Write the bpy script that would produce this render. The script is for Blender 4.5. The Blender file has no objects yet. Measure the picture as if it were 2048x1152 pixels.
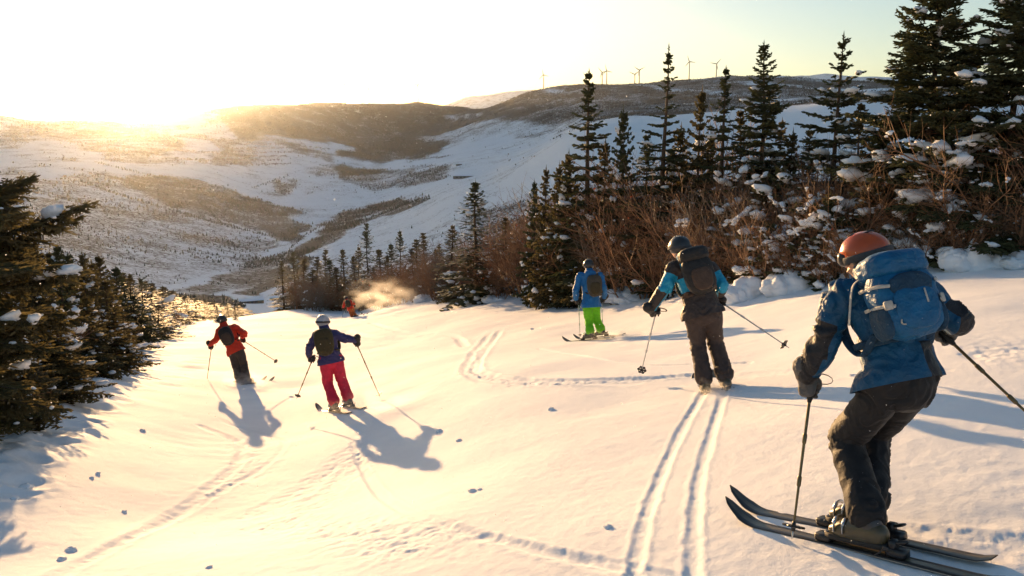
import bpy, bmesh, math, random
import numpy as np
from mathutils import Vector, Matrix

# ------------------------------------------------------------------ scene, camera, sky, sun
scene = bpy.context.scene
COL = scene.collection
rng = np.random.default_rng(7)
random.seed(7)

F_PX, CX, CY = 1593.0, 1024.0, 576.0            # focal length in pixels of the 2048 px wide photograph
PITCH = math.radians(9.83)
CAM = np.array([0.0, 0.0, 1.75])

cam_d = bpy.data.cameras.new('camera')
cam_d.sensor_width = 36.0
cam_d.lens = 36.0 * F_PX / 2048.0
cam_d.clip_start = 0.05
cam_d.clip_end = 60000.0
cam_o = bpy.data.objects.new('camera', cam_d)
cam_o.location = CAM
cam_o.rotation_euler = (math.pi / 2 - PITCH, 0.0, 0.0)
COL.objects.link(cam_o)
scene.camera = cam_o

FWD = np.array([0, math.cos(PITCH), -math.sin(PITCH)])
UP = np.array([0, math.sin(PITCH), math.cos(PITCH)])
RIGHT = np.array([1.0, 0, 0])

def ray(u, v):
    return RIGHT * ((u - CX) / F_PX) - UP * ((v - CY) / F_PX) + FWD

def at(u, v, depth):
    return CAM + ray(u, v) * depth

def to_px(P):
    d = np.asarray(P) - CAM
    z = d @ FWD
    return CX + F_PX * (d @ RIGHT) / z, CY - F_PX * (d @ UP) / z, z

SUN = ray(324.0, 205.0)
SUN = SUN / np.linalg.norm(SUN)
SUN_EL = math.asin(SUN[2])
SUN_ROT = math.atan2(SUN[0], SUN[1])

world = bpy.data.worlds.new('World')
scene.world = world
world.use_nodes = True
wn = world.node_tree
wn.nodes.clear()
w_out = wn.nodes.new('ShaderNodeOutputWorld')
w_bg = wn.nodes.new('ShaderNodeBackground')
w_sky = wn.nodes.new('ShaderNodeTexSky')
w_sky.sky_type = 'NISHITA'
w_sky.sun_disc = False
w_sky.sun_elevation = SUN_EL
w_sky.sun_rotation = SUN_ROT
w_sky.altitude = 600.0
w_sky.air_density = 1.0
w_sky.dust_density = 1.5
w_sky.ozone_density = 1.7
w_bg.inputs['Strength'].default_value = 0.105
wn.links.new(w_sky.outputs[0], w_bg.inputs['Color'])
wn.links.new(w_bg.outputs[0], w_out.inputs['Surface'])

sun_d = bpy.data.lights.new('sun', 'SUN')
sun_d.energy = 3.9
sun_d.angle = math.radians(0.6)
sun_d.color = (1.0, 0.60, 0.27)
sun_o = bpy.data.objects.new('sun', sun_d)
sun_o.rotation_euler = Vector(SUN).to_track_quat('Z', 'Y').to_euler()
sun_o.location = (-40, 60, 60)
COL.objects.link(sun_o)

vs = scene.view_settings
vs.view_transform = 'Standard'
vs.look = 'None'
vs.exposure = 1.78
vs.gamma = 1.0
vs.use_curve_mapping = False
scene.cycles.max_bounces = 6
scene.cycles.diffuse_bounces = 3
scene.cycles.glossy_bounces = 2
scene.cycles.transmission_bounces = 4
scene.cycles.transparent_max_bounces = 8
scene.cycles.volume_bounces = 1
scene.cycles.caustics_reflective = False
scene.cycles.caustics_refractive = False

# ------------------------------------------------------------------ materials
def srgb(r, g, b):
    f = lambda c: c / 12.92 if c <= 0.04045 else ((c + 0.055) / 1.055) ** 2.4
    return (f(r / 255), f(g / 255), f(b / 255), 1.0)

def new_mat(name):
    m = bpy.data.materials.new(name)
    m.use_nodes = True
    nt = m.node_tree
    nt.nodes.clear()
    out = nt.nodes.new('ShaderNodeOutputMaterial')
    b = nt.nodes.new('ShaderNodeBsdfPrincipled')
    nt.links.new(b.outputs[0], out.inputs['Surface'])
    return m, nt, b, out

def coords(nt, kind='Object'):
    return nt.nodes.new('ShaderNodeTexCoord').outputs[kind]

def noise(nt, vec, scale, detail=4.0, rough=0.55):
    n = nt.nodes.new('ShaderNodeTexNoise')
    n.inputs['Scale'].default_value = scale
    n.inputs['Detail'].default_value = detail
    n.inputs['Roughness'].default_value = rough
    if vec is not None:
        nt.links.new(vec, n.inputs['Vector'])
    return n.outputs['Fac']

def ramp(nt, fac, stops, interp='LINEAR'):
    r = nt.nodes.new('ShaderNodeValToRGB')
    r.color_ramp.interpolation = interp
    el = r.color_ramp.elements
    el[0].position, el[0].color = stops[0]
    el[1].position, el[1].color = stops[-1]
    for p, c in stops[1:-1]:
        e = el.new(p)
        e.color = c
    nt.links.new(fac, r.inputs['Fac'])
    return r.outputs['Color']

def mathn(nt, op, a, b=None):
    n = nt.nodes.new('ShaderNodeMath')
    n.operation = op
    for i, x in enumerate((a, b)):
        if x is None:
            continue
        if isinstance(x, (int, float)):
            n.inputs[i].default_value = x
        else:
            nt.links.new(x, n.inputs[i])
    return n.outputs[0]

def mixc(nt, fac, a, b):
    n = nt.nodes.new('ShaderNodeMix')
    n.data_type = 'RGBA'
    for s, x in (('Factor', fac), ('A', a), ('B', b)):
        i = [k for k in n.inputs if k.name == s and (k.type == 'RGBA' if s != 'Factor' else k.type == 'VALUE')][0]
        if isinstance(x, (int, float)):
            i.default_value = x
        elif isinstance(x, tuple):
            i.default_value = x
        else:
            nt.links.new(x, i)
    return [o for o in n.outputs if o.type == 'RGBA'][0]

def bump(nt, height, strength, dist, normal=None):
    n = nt.nodes.new('ShaderNodeBump')
    n.inputs['Strength'].default_value = strength
    n.inputs['Distance'].default_value = dist
    nt.links.new(height, n.inputs['Height'])
    if normal is not None:
        nt.links.new(normal, n.inputs['Normal'])
    return n.outputs[0]

def attr(nt, name):
    a = nt.nodes.new('ShaderNodeAttribute')
    a.attribute_name = name
    return a.outputs['Fac']

def simple_mat(name, col, rough=0.6, var=0.15, scale=8.0, bmp=0.0, bscale=60.0, bdist=0.01, metal=0.0, spec=0.5, trans=0.0):
    m, nt, b, out = new_mat(name)
    co = coords(nt)
    lo = tuple(c * (1 - var) for c in col[:3]) + (1,)
    hi = tuple(min(1, c * (1 + var)) for c in col[:3]) + (1,)
    c = ramp(nt, noise(nt, co, scale), [(0.3, lo), (0.7, hi)])
    nt.links.new(c, b.inputs['Base Color'])
    b.inputs['Roughness'].default_value = rough
    b.inputs['Metallic'].default_value = metal
    b.inputs['Specular IOR Level'].default_value = spec
    if bmp:
        nt.links.new(bump(nt, noise(nt, co, bscale, 3), bmp, bdist), b.inputs['Normal'])
    if trans:
        t = nt.nodes.new('ShaderNodeBsdfTranslucent')
        nt.links.new(c, t.inputs['Color'])
        mx = nt.nodes.new('ShaderNodeMixShader')
        mx.inputs[0].default_value = trans
        nt.links.new(b.outputs[0], mx.inputs[1])
        nt.links.new(t.outputs[0], mx.inputs[2])
        nt.links.new(mx.outputs[0], out.inputs['Surface'])
    return m

M = {}

# slope snow: wind packed, grainy
m, nt, b, out = new_mat('slope_snow'); M['slope'] = m
co = coords(nt)
n1, n2, n3 = noise(nt, co, 1.3, 5), noise(nt, co, 38, 4, 0.65), noise(nt, co, 160, 2, 0.6)
nt.links.new(ramp(nt, n1, [(0.3, (0.80, 0.82, 0.86, 1)), (0.7, (0.90, 0.91, 0.93, 1))]), b.inputs['Base Color'])
b.inputs['Roughness'].default_value = 0.8
b.inputs['Specular IOR Level'].default_value = 0.08
bn = bump(nt, n2, 0.20, 0.02)
nt.links.new(bump(nt, n3, 0.36, 0.006, bn), b.inputs['Normal'])

# fluffy snow for loads on branches and mounds
m, nt, b, out = new_mat('fresh_snow'); M['snow'] = m
co = coords(nt)
nt.links.new(ramp(nt, noise(nt, co, 6, 4), [(0.3, (0.80, 0.82, 0.86, 1)), (0.7, (0.90, 0.91, 0.93, 1))]), b.inputs['Base Color'])
b.inputs['Roughness'].default_value = 0.7
b.inputs['Specular IOR Level'].default_value = 0.2
nt.links.new(bump(nt, noise(nt, co, 22, 5, 0.6), 0.5, 0.03), b.inputs['Normal'])

# valley terrain: snow with scrub and leafless forest where the mask says so
m, nt, b, out = new_mat('valley_snow_and_scrub'); M['valley'] = m
co = coords(nt)
f = attr(nt, 'forest')
fine = noise(nt, co, 0.30, 3, 0.75)
mid = noise(nt, co, 0.022, 4, 0.65)
big = noise(nt, co, 0.004, 4, 0.6)
s = mathn(nt, 'ADD', mathn(nt, 'MULTIPLY', fine, 0.75), mathn(nt, 'MULTIPLY', mid, 0.45))
s = mathn(nt, 'ADD', s, mathn(nt, 'MULTIPLY', big, 0.25))
thr = mathn(nt, 'SUBTRACT', 0.945, mathn(nt, 'MULTIPLY', f, 0.52))
cover = mathn(nt, 'MULTIPLY', mathn(nt, 'SUBTRACT', s, thr), 7.0)
cl = nt.nodes.new('ShaderNodeClamp'); nt.links.new(cover, cl.inputs[0])
scrub = ramp(nt, mid, [(0.3, (0.055, 0.042, 0.034, 1)), (0.7, (0.13, 0.10, 0.085, 1))])
snowc = ramp(nt, big, [(0.3, (0.80, 0.83, 0.88, 1)), (0.7, (0.88, 0.90, 0.93, 1))])
nt.links.new(mixc(nt, cl.outputs[0], snowc, scrub), b.inputs['Base Color'])
b.inputs['Roughness'].default_value = 0.8
b.inputs['Specular IOR Level'].default_value = 0.1
nt.links.new(bump(nt, s, 0.6, 3.0), b.inputs['Normal'])

M['needle'] = simple_mat('spruce_needles', (0.062, 0.068, 0.026), 0.6, 0.45, 3.0, trans=0.22)
M['needle2'] = simple_mat('backlit_gold_needles', (0.105, 0.086, 0.034), 0.6, 0.45, 3.0, trans=0.42)  # golden glow of backlit foliage is put into this lighter needle colour
M['bark'] = simple_mat('spruce_bark', (0.09, 0.06, 0.042), 0.9, 0.4, 20, 0.6, 50)
M['twig'] = simple_mat('bare_twigs', (0.235, 0.12, 0.06), 0.7, 0.45, 5)
M['twig2'] = simple_mat('grey_twigs', (0.22, 0.165, 0.125), 0.7, 0.35, 5)
M['leaf'] = simple_mat('withered_leaves', (0.42, 0.075, 0.022), 0.6, 0.4, 9, trans=0.4)
M['distant_tree'] = simple_mat('distant_spruce_green', (0.034, 0.038, 0.026), 0.9, 0.4, 0.05)
M['distant_shrub'] = simple_mat('distant_leafless_wood', (0.10, 0.075, 0.06), 0.9, 0.4, 0.05)

# ------------------------------------------------------------------ mesh helpers
class MB:
    """collects vertices and faces, builds one mesh"""
    def __init__(self):
        self.v, self.f, self.n, self.mi = [], [], 0, []
    def add(self, V, Fc, mi=0):
        V = np.asarray(V, float).reshape(-1, 3)
        Fc = np.asarray(Fc, int)
        self.v.append(V)
        self.f.append(Fc + self.n)
        self.mi.append(np.full(len(Fc), mi))
        self.n += len(V)
        return self
    def tris(self):
        return sum(len(f) * (f.shape[1] - 2) for f in self.f)
    def mesh(self, name, mats, smooth=True):
        V = np.concatenate(self.v)
        tot = np.concatenate([np.full(len(f), f.shape[1]) for f in self.f])
        idx = np.concatenate([f.ravel() for f in self.f])
        mi = np.concatenate(self.mi)
        me = bpy.data.meshes.new(name)
        me.vertices.add(len(V)); me.vertices.foreach_set('co', V.astype(np.float32).ravel())
        me.loops.add(len(idx)); me.loops.foreach_set('vertex_index', idx.astype(np.int32))
        me.polygons.add(len(tot))
        st = np.concatenate([[0], np.cumsum(tot)[:-1]])
        me.polygons.foreach_set('loop_start', st.astype(np.int32))
        me.polygons.foreach_set('loop_total', tot.astype(np.int32))
        if not isinstance(mats, (list, tuple)):
            mats = [mats]
        for mm in mats:
            me.materials.append(mm)
        me.polygons.foreach_set('material_index', mi.astype(np.int32))
        me.polygons.foreach_set('use_smooth', np.full(len(tot), bool(smooth)))
        me.update(calc_edges=True)
        me.validate()
        return me
    def build(self, name, mats, parent=None, smooth=True):
        return link(name, self.mesh(name, mats, smooth), parent)

def link(name, data, parent=None):
    o = bpy.data.objects.new(name, data)
    COL.objects.link(o)
    if parent is not None:
        o.parent = parent
    return o

def tag(o, label=None, cat=None, group=None, kind=None):
    if label: o['label'] = label
    if cat: o['category'] = cat
    if group: o['group'] = group
    if kind: o['kind'] = kind
    return o

def empty(name, loc, label=None, cat=None, group=None):
    o = link(name, None)
    o.empty_display_size = 0.1
    o.location = loc
    return tag(o, label, cat, group)

def norm(a):
    a = np.asarray(a, float)
    return a / (np.linalg.norm(a) + 1e-12)

def frames(P, side=None):
    P = np.asarray(P, float)
    T = np.gradient(P, axis=0)
    T /= np.linalg.norm(T, axis=1, keepdims=True) + 1e-12
    ref = np.asarray(side, float) if side is not None else (np.array([0, 0, 1.0]) if abs(T[0][2]) < 0.8 else np.array([1.0, 0, 0]))
    S = np.empty_like(P); B = np.empty_like(P)
    for i in range(len(P)):
        s = ref - T[i] * (ref @ T[i])
        s = norm(s)
        S[i] = s; B[i] = np.cross(T[i], s)
        if side is None:
            ref = s
    return T, S, B

def loft(P, rx, ry=None, side=None, n=16, cap=True, power=2.0):
    """tube of elliptical rings with rounded ends; rx along `side`"""
    P = np.asarray(P, float)
    rx = np.broadcast_to(np.asarray(rx, float), (len(P),))
    ry = rx if ry is None else np.broadcast_to(np.asarray(ry, float), (len(P),))
    T, S, B = frames(P, side)
    a = np.linspace(0, 2 * np.pi, n, endpoint=False)
    ca, sa = np.cos(a), np.sin(a)
    if power != 2.0:
        k = (np.abs(ca) ** power + np.abs(sa) ** power) ** (-1 / power)
        ca, sa = ca * k, sa * k
    rings = [P[i] + np.outer(ca, S[i]) * rx[i] + np.outer(sa, B[i]) * ry[i] for i in range(len(P))]
    if cap:
        def dome(i, sgn):
            r = min(rx[i], ry[i]); o = []
            for t in (0.5, 0.85):
                c = math.sqrt(1 - t * t)
                o.append(P[i] + sgn * T[i] * r * t + np.outer(ca, S[i]) * rx[i] * c + np.outer(sa, B[i]) * ry[i] * c)
            return o, P[i] + sgn * T[i] * r
        d0, p0 = dome(0, -1); d1, p1 = dome(-1, 1)
        rings = d0[::-1] + rings + d1
    V = np.concatenate(rings)
    m = len(rings)
    i, j = np.meshgrid(np.arange(m - 1), np.arange(n), indexing='ij')
    Fq = np.stack([i * n + j, i * n + (j + 1) % n, (i + 1) * n + (j + 1) % n, (i + 1) * n + j], -1).reshape(-1, 4)
    out = [(V, Fq)]
    if cap:
        V = np.concatenate([V, [p0, p1]])
        k = np.arange(n)
        F0 = np.stack([np.full(n, len(V) - 2), (k + 1) % n, k], -1)
        F1 = np.stack([np.full(n, len(V) - 1), (m - 1) * n + k, (m - 1) * n + (k + 1) % n], -1)
        return V, Fq, np.concatenate([F0, F1])
    return V, Fq, None

def add_loft(mb, P, rx, ry=None, side=None, n=16, cap=True, mi=0, power=2.0):
    V, Fq, Ft = loft(P, rx, ry, side, n, cap, power)
    base = mb.n
    mb.add(V, Fq, mi)
    if Ft is not None:
        mb.f.append(Ft + base); mb.mi.append(np.full(len(Ft), mi))

def add_tubes(mb, A, Bp, ra, rb, n=3, mi=0):
    """many straight open tapered tubes at once"""
    A, Bp = np.asarray(A, float), np.asarray(Bp, float)
    ra, rb = np.asarray(ra, float), np.asarray(rb, float)
    T = Bp - A
    T /= np.linalg.norm(T, axis=1, keepdims=True) + 1e-9
    ref = np.where(np.abs(T[:, 2:3]) < 0.8, [[0, 0, 1.0]], [[1.0, 0, 0]])
    S = np.cross(T, ref); S /= np.linalg.norm(S, axis=1, keepdims=True) + 1e-9
    Bn = np.cross(T, S)
    a = np.linspace(0, 2 * np.pi, n, endpoint=False)
    off = np.cos(a)[None, :, None] * S[:, None] + np.sin(a)[None, :, None] * Bn[:, None]
    V = np.concatenate([A[:, None] + off * ra[:, None, None], Bp[:, None] + off * rb[:, None, None]], 1)
    k = np.arange(n)
    q = np.stack([k, (k + 1) % n, n + (k + 1) % n, n + k], -1)
    Fq = (np.arange(len(A)) * 2 * n)[:, None, None] + q[None]
    mb.add(V.reshape(-1, 3), Fq.reshape(-1, 4), mi)

def sphere_grid(nu=20, nv=12):
    th = np.linspace(0, np.pi, nv + 1)
    ph = np.linspace(0, 2 * np.pi, nu, endpoint=False)
    V = [[0, 0, 1]]
    for t in th[1:-1]:
        V += [[math.sin(t) * math.cos(p), math.sin(t) * math.sin(p), math.cos(t)] for p in ph]
    V.append([0, 0, -1])
    Fq, Ft = [], []
    for j in range(nu):
        Ft.append([0, 1 + j, 1 + (j + 1) % nu])
    for i in range(nv - 2):
        for j in range(nu):
            a = 1 + i * nu
            Fq.append([a + j, a + nu + j, a + nu + (j + 1) % nu, a + (j + 1) % nu])
    a = 1 + (nv - 2) * nu
    for j in range(nu):
        Ft.append([len(V) - 1, a + (j + 1) % nu, a + j])
    return np.array(V, float), np.array(Fq), np.array(Ft)

def add_blob(mb, c, ax, ay, az, power=2.0, nu=20, nv=12, disp=None, mi=0):
    """super-ellipsoid with half axes given as vectors"""
    V, Fq, Ft = sphere_grid(nu, nv)
    if power != 2.0:
        k = (np.abs(V) ** power).sum(1) ** (-1 / power)
        V = V * k[:, None]
    if disp is not None:
        V = V * disp(V)[:, None]
    W = np.asarray(c) + V[:, :1] * np.asarray(ax) + V[:, 1:2] * np.asarray(ay) + V[:, 2:] * np.asarray(az)
    base = mb.n
    mb.add(W, Fq, mi)
    mb.f.append(Ft + base); mb.mi.append(np.full(len(Ft), mi))

def add_box(mb, c, ax, ay, az, mi=0, bev=0.12):
    """box with chamfered edges, half axes as vectors"""
    b = 1 - bev
    V, idx = [], {}
    for sx in (-1, 1):
        for sy in (-1, 1):
            for sz in (-1, 1):
                for k in range(3):
                    w = [sx * b, sy * b, sz * b]
                    w[k] = (sx, sy, sz)[k]
                    idx[(sx, sy, sz, k)] = len(V)
                    V.append(w)
    Q, T3 = [], []
    S = (-1, 1)
    for k in range(3):
        i, j = (k + 1) % 3, (k + 2) % 3
        for s in S:
            q = []
            for a, bb in ((-1, -1), (1, -1), (1, 1), (-1, 1)):
                w = [0, 0, 0]; w[k] = s; w[i] = a; w[j] = bb
                q.append(idx[tuple(w) + (k,)])
            Q.append(q if s > 0 else q[::-1])
        for a in S:
            for bb in S:
                w0 = [0, 0, 0]; w0[i] = a; w0[j] = bb
                w1 = list(w0); w0[k] = -1; w1[k] = 1
                q = [idx[tuple(w0) + (i,)], idx[tuple(w1) + (i,)], idx[tuple(w1) + (j,)], idx[tuple(w0) + (j,)]]
                Q.append(q if a * bb < 0 else q[::-1])
    for sx in S:
        for sy in S:
            for sz in S:
                t = [idx[(sx, sy, sz, k)] for k in range(3)]
                T3.append(t if sx * sy * sz > 0 else t[::-1])
    V = np.array(V, float)
    W = np.asarray(c) + V[:, :1] * np.asarray(ax) + V[:, 1:2] * np.asarray(ay) + V[:, 2:] * np.asarray(az)
    base = mb.n
    mb.add(W, np.array(Q), mi)
    mb.f.append(np.array(T3) + base); mb.mi.append(np.full(len(T3), mi))

# ------------------------------------------------------------------ noise on arrays
_tab2 = np.random.default_rng(3).random((256, 256))
_tab3 = np.random.default_rng(4).random((32, 32, 32))

def vnoise(x, y, seed=0):
    x = np.asarray(x, float) + seed * 17.31; y = np.asarray(y, float) + seed * 9.77
    xi, yi = np.floor(x).astype(int), np.floor(y).astype(int)
    fx, fy = x - xi, y - yi
    fx, fy = fx * fx * (3 - 2 * fx), fy * fy * (3 - 2 * fy)
    g = lambda a, b: _tab2[a & 255, b & 255]
    return (g(xi, yi) * (1 - fx) + g(xi + 1, yi) * fx) * (1 - fy) + (g(xi, yi + 1) * (1 - fx) + g(xi + 1, yi + 1) * fx) * fy

def fbm(x, y, octs=4, seed=0, gain=0.5):
    s, a, t = 0.0, 1.0, 0.0
    for i in range(octs):
        s = s + a * (vnoise(x * 2 ** i, y * 2 ** i, seed + i * 3) - 0.5)
        t += a; a *= gain
    return s / t * 2

def noise3(P, scale, seed=0):
    P = np.asarray(P) * scale + seed * 5.37
    I = np.floor(P).astype(int); Fr = P - I
    Fr = Fr * Fr * (3 - 2 * Fr)
    o = 0
    for dx in (0, 1):
        for dy in (0, 1):
            for dz in (0, 1):
                w = (Fr[:, 0] if dx else 1 - Fr[:, 0]) * (Fr[:, 1] if dy else 1 - Fr[:, 1]) * (Fr[:, 2] if dz else 1 - Fr[:, 2])
                o = o + w * _tab3[(I[:, 0] + dx) & 31, (I[:, 1] + dy) & 31, (I[:, 2] + dz) & 31]
    return o * 2 - 1

def sstep(a, b, x):
    t = np.clip((x - a) / (b - a), 0, 1)
    return t * t * (3 - 2 * t)
# ------------------------------------------------------------------ the ground: a smooth height field through surveyed points
CTRL = [  # pixel column, pixel row, distance along the view axis
    (1720, 1084, 4.15), (1430, 778, 9.0), (1188, 677, 17.6), (685, 818, 13.6), (490, 767, 19.0), (700, 634, 56.0),
    (1024, 1152, 4.5), (400, 1152, 5.4), (-100, 1152, 5.6), (2200, 1152, 3.5), (735, 938, 9.0), (700, 868, 11.2), (495, 827, 15.0), (500, 890, 12.0), (430, 1038, 8.0),
    (0, 905, 8.5), (-200, 860, 9.5), (150, 775, 14.0), (300, 700, 26.0), (385, 645, 50.0), (500, 632, 60.0), (600, 616, 64.0),
    (820, 603, 50.0), (1000, 596, 38.0), (1200, 604, 27.0), (1400, 582, 21.5), (1600, 556, 18.0), (1850, 536, 14.5), (2048, 530, 13.0), (2300, 510, 12.0),
    (1900, 700, 7.6), (2300, 740, 6.2), (1000, 760, 12.0), (800, 700, 24.0), (600, 690, 31.0), (1500, 660, 12.6),
    (1300, 560, 34.0), (1600, 520, 28.0), (1900, 490, 24.0), (2300, 460, 20.0), (1000, 588, 60.0), (1300, 556, 60.0), (1700, 500, 60.0), (2200, 440, 60.0),
    (0, 720, 20.0), (0, 665, 40.0), (-400, 680, 30.0), (150, 660, 45.0), (-600, 800, 10.0), (300, 655, 70.0), (0, 655, 80.0), (-600, 650, 80.0),
    (500, 641, 90.0), (800, 625, 90.0),
]
_cp = np.array([at(*c) for c in CTRL])
_extra = np.array([(-6, -6, 0.6), (6, -6, 1.9), (0, -20, 4.0), (-30, -30, 2.0), (30, -30, 8.0), (0, -100, 20.0), (0, 0, 0.0), (1.5, 1.5, -0.15), (-2, 1.0, -0.2)], float)
_cp = np.concatenate([_cp, _extra])
_r = np.hypot(_cp[:, 0], _cp[:, 1]) + 0.5
_A = np.stack([np.ones(len(_cp)), _cp[:, 0], _cp[:, 1]], -1)
_plane = np.linalg.lstsq(_A / _r[:, None], _cp[:, 2] / _r, rcond=None)[0]
_res = (_cp[:, 2] - _A @ _plane) / _r

def _feat(x, y):
    r = np.hypot(x, y) + 1.0
    s = np.log(r) * 1.0
    return x / r * s * 1.6, y / r * s * 1.6

_qx, _qy = _feat(_cp[:, 0], _cp[:, 1])
def _U(d2):
    return 0.5 * d2 * np.log(d2 + 1e-12)
_n = len(_cp)
_K = _U((_qx[:, None] - _qx) ** 2 + (_qy[:, None] - _qy) ** 2) + np.eye(_n) * 0.06
_Pm = np.stack([np.ones(_n), _qx, _qy], -1)
_L = np.zeros((_n + 3, _n + 3)); _L[:_n, :_n] = _K; _L[:_n, _n:] = _Pm; _L[_n:, :_n] = _Pm.T
_w = np.linalg.solve(_L, np.concatenate([_res, np.zeros(3)]))

def slope_h(x, y):
    x, y = np.asarray(x, float), np.asarray(y, float)
    shp = x.shape
    x, y = x.ravel(), y.ravel()
    qx, qy = _feat(x, y)
    o = np.empty(len(x))
    for i in range(0, len(x), 40000):
        sl = slice(i, i + 40000)
        d2 = (qx[sl, None] - _qx) ** 2 + (qy[sl, None] - _qy) ** 2
        res = _U(d2) @ _w[:_n] + _w[_n] + _w[_n + 1] * qx[sl] + _w[_n + 2] * qy[sl]
        rr = np.hypot(x[sl], y[sl])
        o[sl] = _plane[0] + _plane[1] * x[sl] + _plane[2] * y[sl] + res * (rr + 0.5)
    return o.reshape(shp)

# far profiles: for each picture column, (row, horizontal range) from near to far
PROF = {
    -900: [(665, 140), (645, 220), (560, 420), (480, 620), (420, 850), (360, 1150), (320, 1500), (290, 1900), (255, 2300), (225, 2700), (270, 3300)],
    0: [(665, 140), (645, 220), (570, 420), (500, 620), (430, 850), (370, 1150), (335, 1450), (308, 1800), (270, 2200), (229, 2600), (262, 3200)],
    60: [(665, 140), (645, 220), (570, 420), (500, 620), (430, 850), (370, 1150), (335, 1450), (305, 1800), (270, 2200), (240, 2600), (265, 3200)],
    160: [(665, 140), (645, 220), (575, 430), (510, 650), (440, 900), (380, 1200), (335, 1500), (300, 1900), (265, 2300), (237, 2650), (270, 3200)],
    230: [(660, 140), (645, 220), (580, 430), (515, 670), (445, 940), (385, 1220), (340, 1520), (300, 1900), (265, 2350), (240, 2680), (270, 3250)],
    285: [(660, 140), (645, 230), (585, 430), (520, 690), (448, 970), (395, 1240), (345, 1530), (300, 1950), (264, 2380), (246, 2720), (244, 2800), (280, 3300)],
    400: [(655, 140), (645, 240), (592, 430), (535, 710), (455, 1020), (405, 1280), (352, 1560), (305, 1950), (265, 2400), (215, 2830), (270, 3400)],
    500: [(652, 140), (642, 250), (600, 450), (540, 750), (480, 1050), (420, 1350), (370, 1650), (318, 2000), (268, 2380), (206, 2900), (260, 3500)],
    640: [(650, 140), (640, 250), (600, 400), (540, 620), (480, 950), (430, 1300), (390, 1600), (345, 1950), (300, 2320), (250, 2700), (202, 3050), (260, 3700)],
    760: [(650, 140), (630, 220), (580, 350), (515, 560), (460, 900), (420, 1300), (380, 1650), (330, 2100), (290, 2500), (250, 2850), (198, 3150), (260, 3800)],
    840: [(650, 140), (610, 220), (560, 350), (480, 560), (430, 900), (390, 1250), (340, 1800), (310, 2250), (270, 2700), (196, 3250), (250, 3900)],
    900: [(648, 140), (600, 220), (540, 350), (460, 560), (400, 820), (370, 1200), (332, 1750), (304, 2150), (280, 2500), (245, 2900), (208, 3350), (250, 3950)],
    950: [(645, 140), (585, 220), (515, 360), (435, 580), (385, 820), (360, 1200), (315, 1850), (285, 2150), (255, 2500), (232, 2800), (219, 3300), (250, 3950)],
    1000: [(640, 140), (570, 220), (495, 370), (415, 600), (360, 830), (345, 1150), (305, 1850), (280, 2100), (212, 2800), (214, 3300), (250, 3900)],
    1060: [(635, 140), (560, 220), (475, 380), (390, 600), (325, 830), (318, 1150), (290, 1850), (268, 2100), (184, 2850), (245, 3500)],
    1110: [(630, 140), (550, 220), (460, 380), (368, 600), (288, 840), (286, 1150), (272, 1850), (255, 2100), (173, 2880), (240, 3500)],
    1165: [(625, 140), (540, 220), (448, 380), (338, 600), (250, 850), (251, 1150), (242, 1850), (230, 2100), (165, 2900), (240, 3500)],
    1250: [(620, 140), (530, 220), (430, 400), (305, 650), (237, 900), (238, 1250), (228, 1900), (215, 2150), (160, 2900), (230, 3500)],
    1400: [(610, 140), (520, 220), (420, 400), (300, 650), (240, 900), (241, 1250), (222, 1900), (205, 2150), (150, 2900), (220, 3500)],
    1500: [(600, 140), (510, 220), (410, 400), (290, 650), (232, 900), (233, 1250), (215, 1900), (200, 2150), (149, 2900), (220, 3500)],
    1640: [(590, 140), (500, 220), (395, 400), (262, 680), (206, 950), (207, 1300), (196, 1900), (185, 2200), (160, 2900), (220, 3500)],
    1800: [(580, 140), (490, 220), (385, 400), (245, 700), (196, 980), (197, 1300), (188, 1900), (180, 2200), (157, 2900), (220, 3500)],
    2800: [(560, 140), (480, 220), (370, 400), (235, 700), (190, 980), (191, 1300), (184, 1900), (176, 2200), (155, 2900), (220, 3500)],
}
_us = np.array(sorted(PROF), float)
_lr = np.linspace(math.log(120), math.log(4200), 220)
_tabv = np.array([np.interp(_lr, np.log([p[1] for p in PROF[int(u)]]), [p[0] for p in PROF[int(u)]]) for u in _us])
_ug = np.arange(-900, 2801, 10.0)
_tv = np.array([np.interp(_ug, _us, _tabv[:, j]) for j in range(len(_lr))]).T
_k = np.exp(-0.5 * (np.arange(-6, 7) / 2.0) ** 2); _k /= _k.sum()
_tv = np.apply_along_axis(lambda a: np.convolve(np.pad(a, 6, mode='edge'), _k, 'valid'), 0, _tv)
_k2 = np.exp(-0.5 * (np.arange(-4, 5) / 1.2) ** 2); _k2 /= _k2.sum()
_tv = np.apply_along_axis(lambda a: np.convolve(np.pad(a, 4, mode='edge'), _k2, 'valid'), 1, _tv)

def _prof_v(u, lr):
    a = np.clip((u - _ug[0]) / 10.0, 0, len(_ug) - 1.001); b = np.clip((lr - _lr[0]) / (_lr[1] - _lr[0]), 0, len(_lr) - 1.001)
    i, j = a.astype(int), b.astype(int); fa, fb = a - i, b - j
    return (_tv[i, j] * (1 - fa) + _tv[i + 1, j] * fa) * (1 - fb) + (_tv[i, j + 1] * (1 - fa) + _tv[i + 1, j + 1] * fa) * fb

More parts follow.
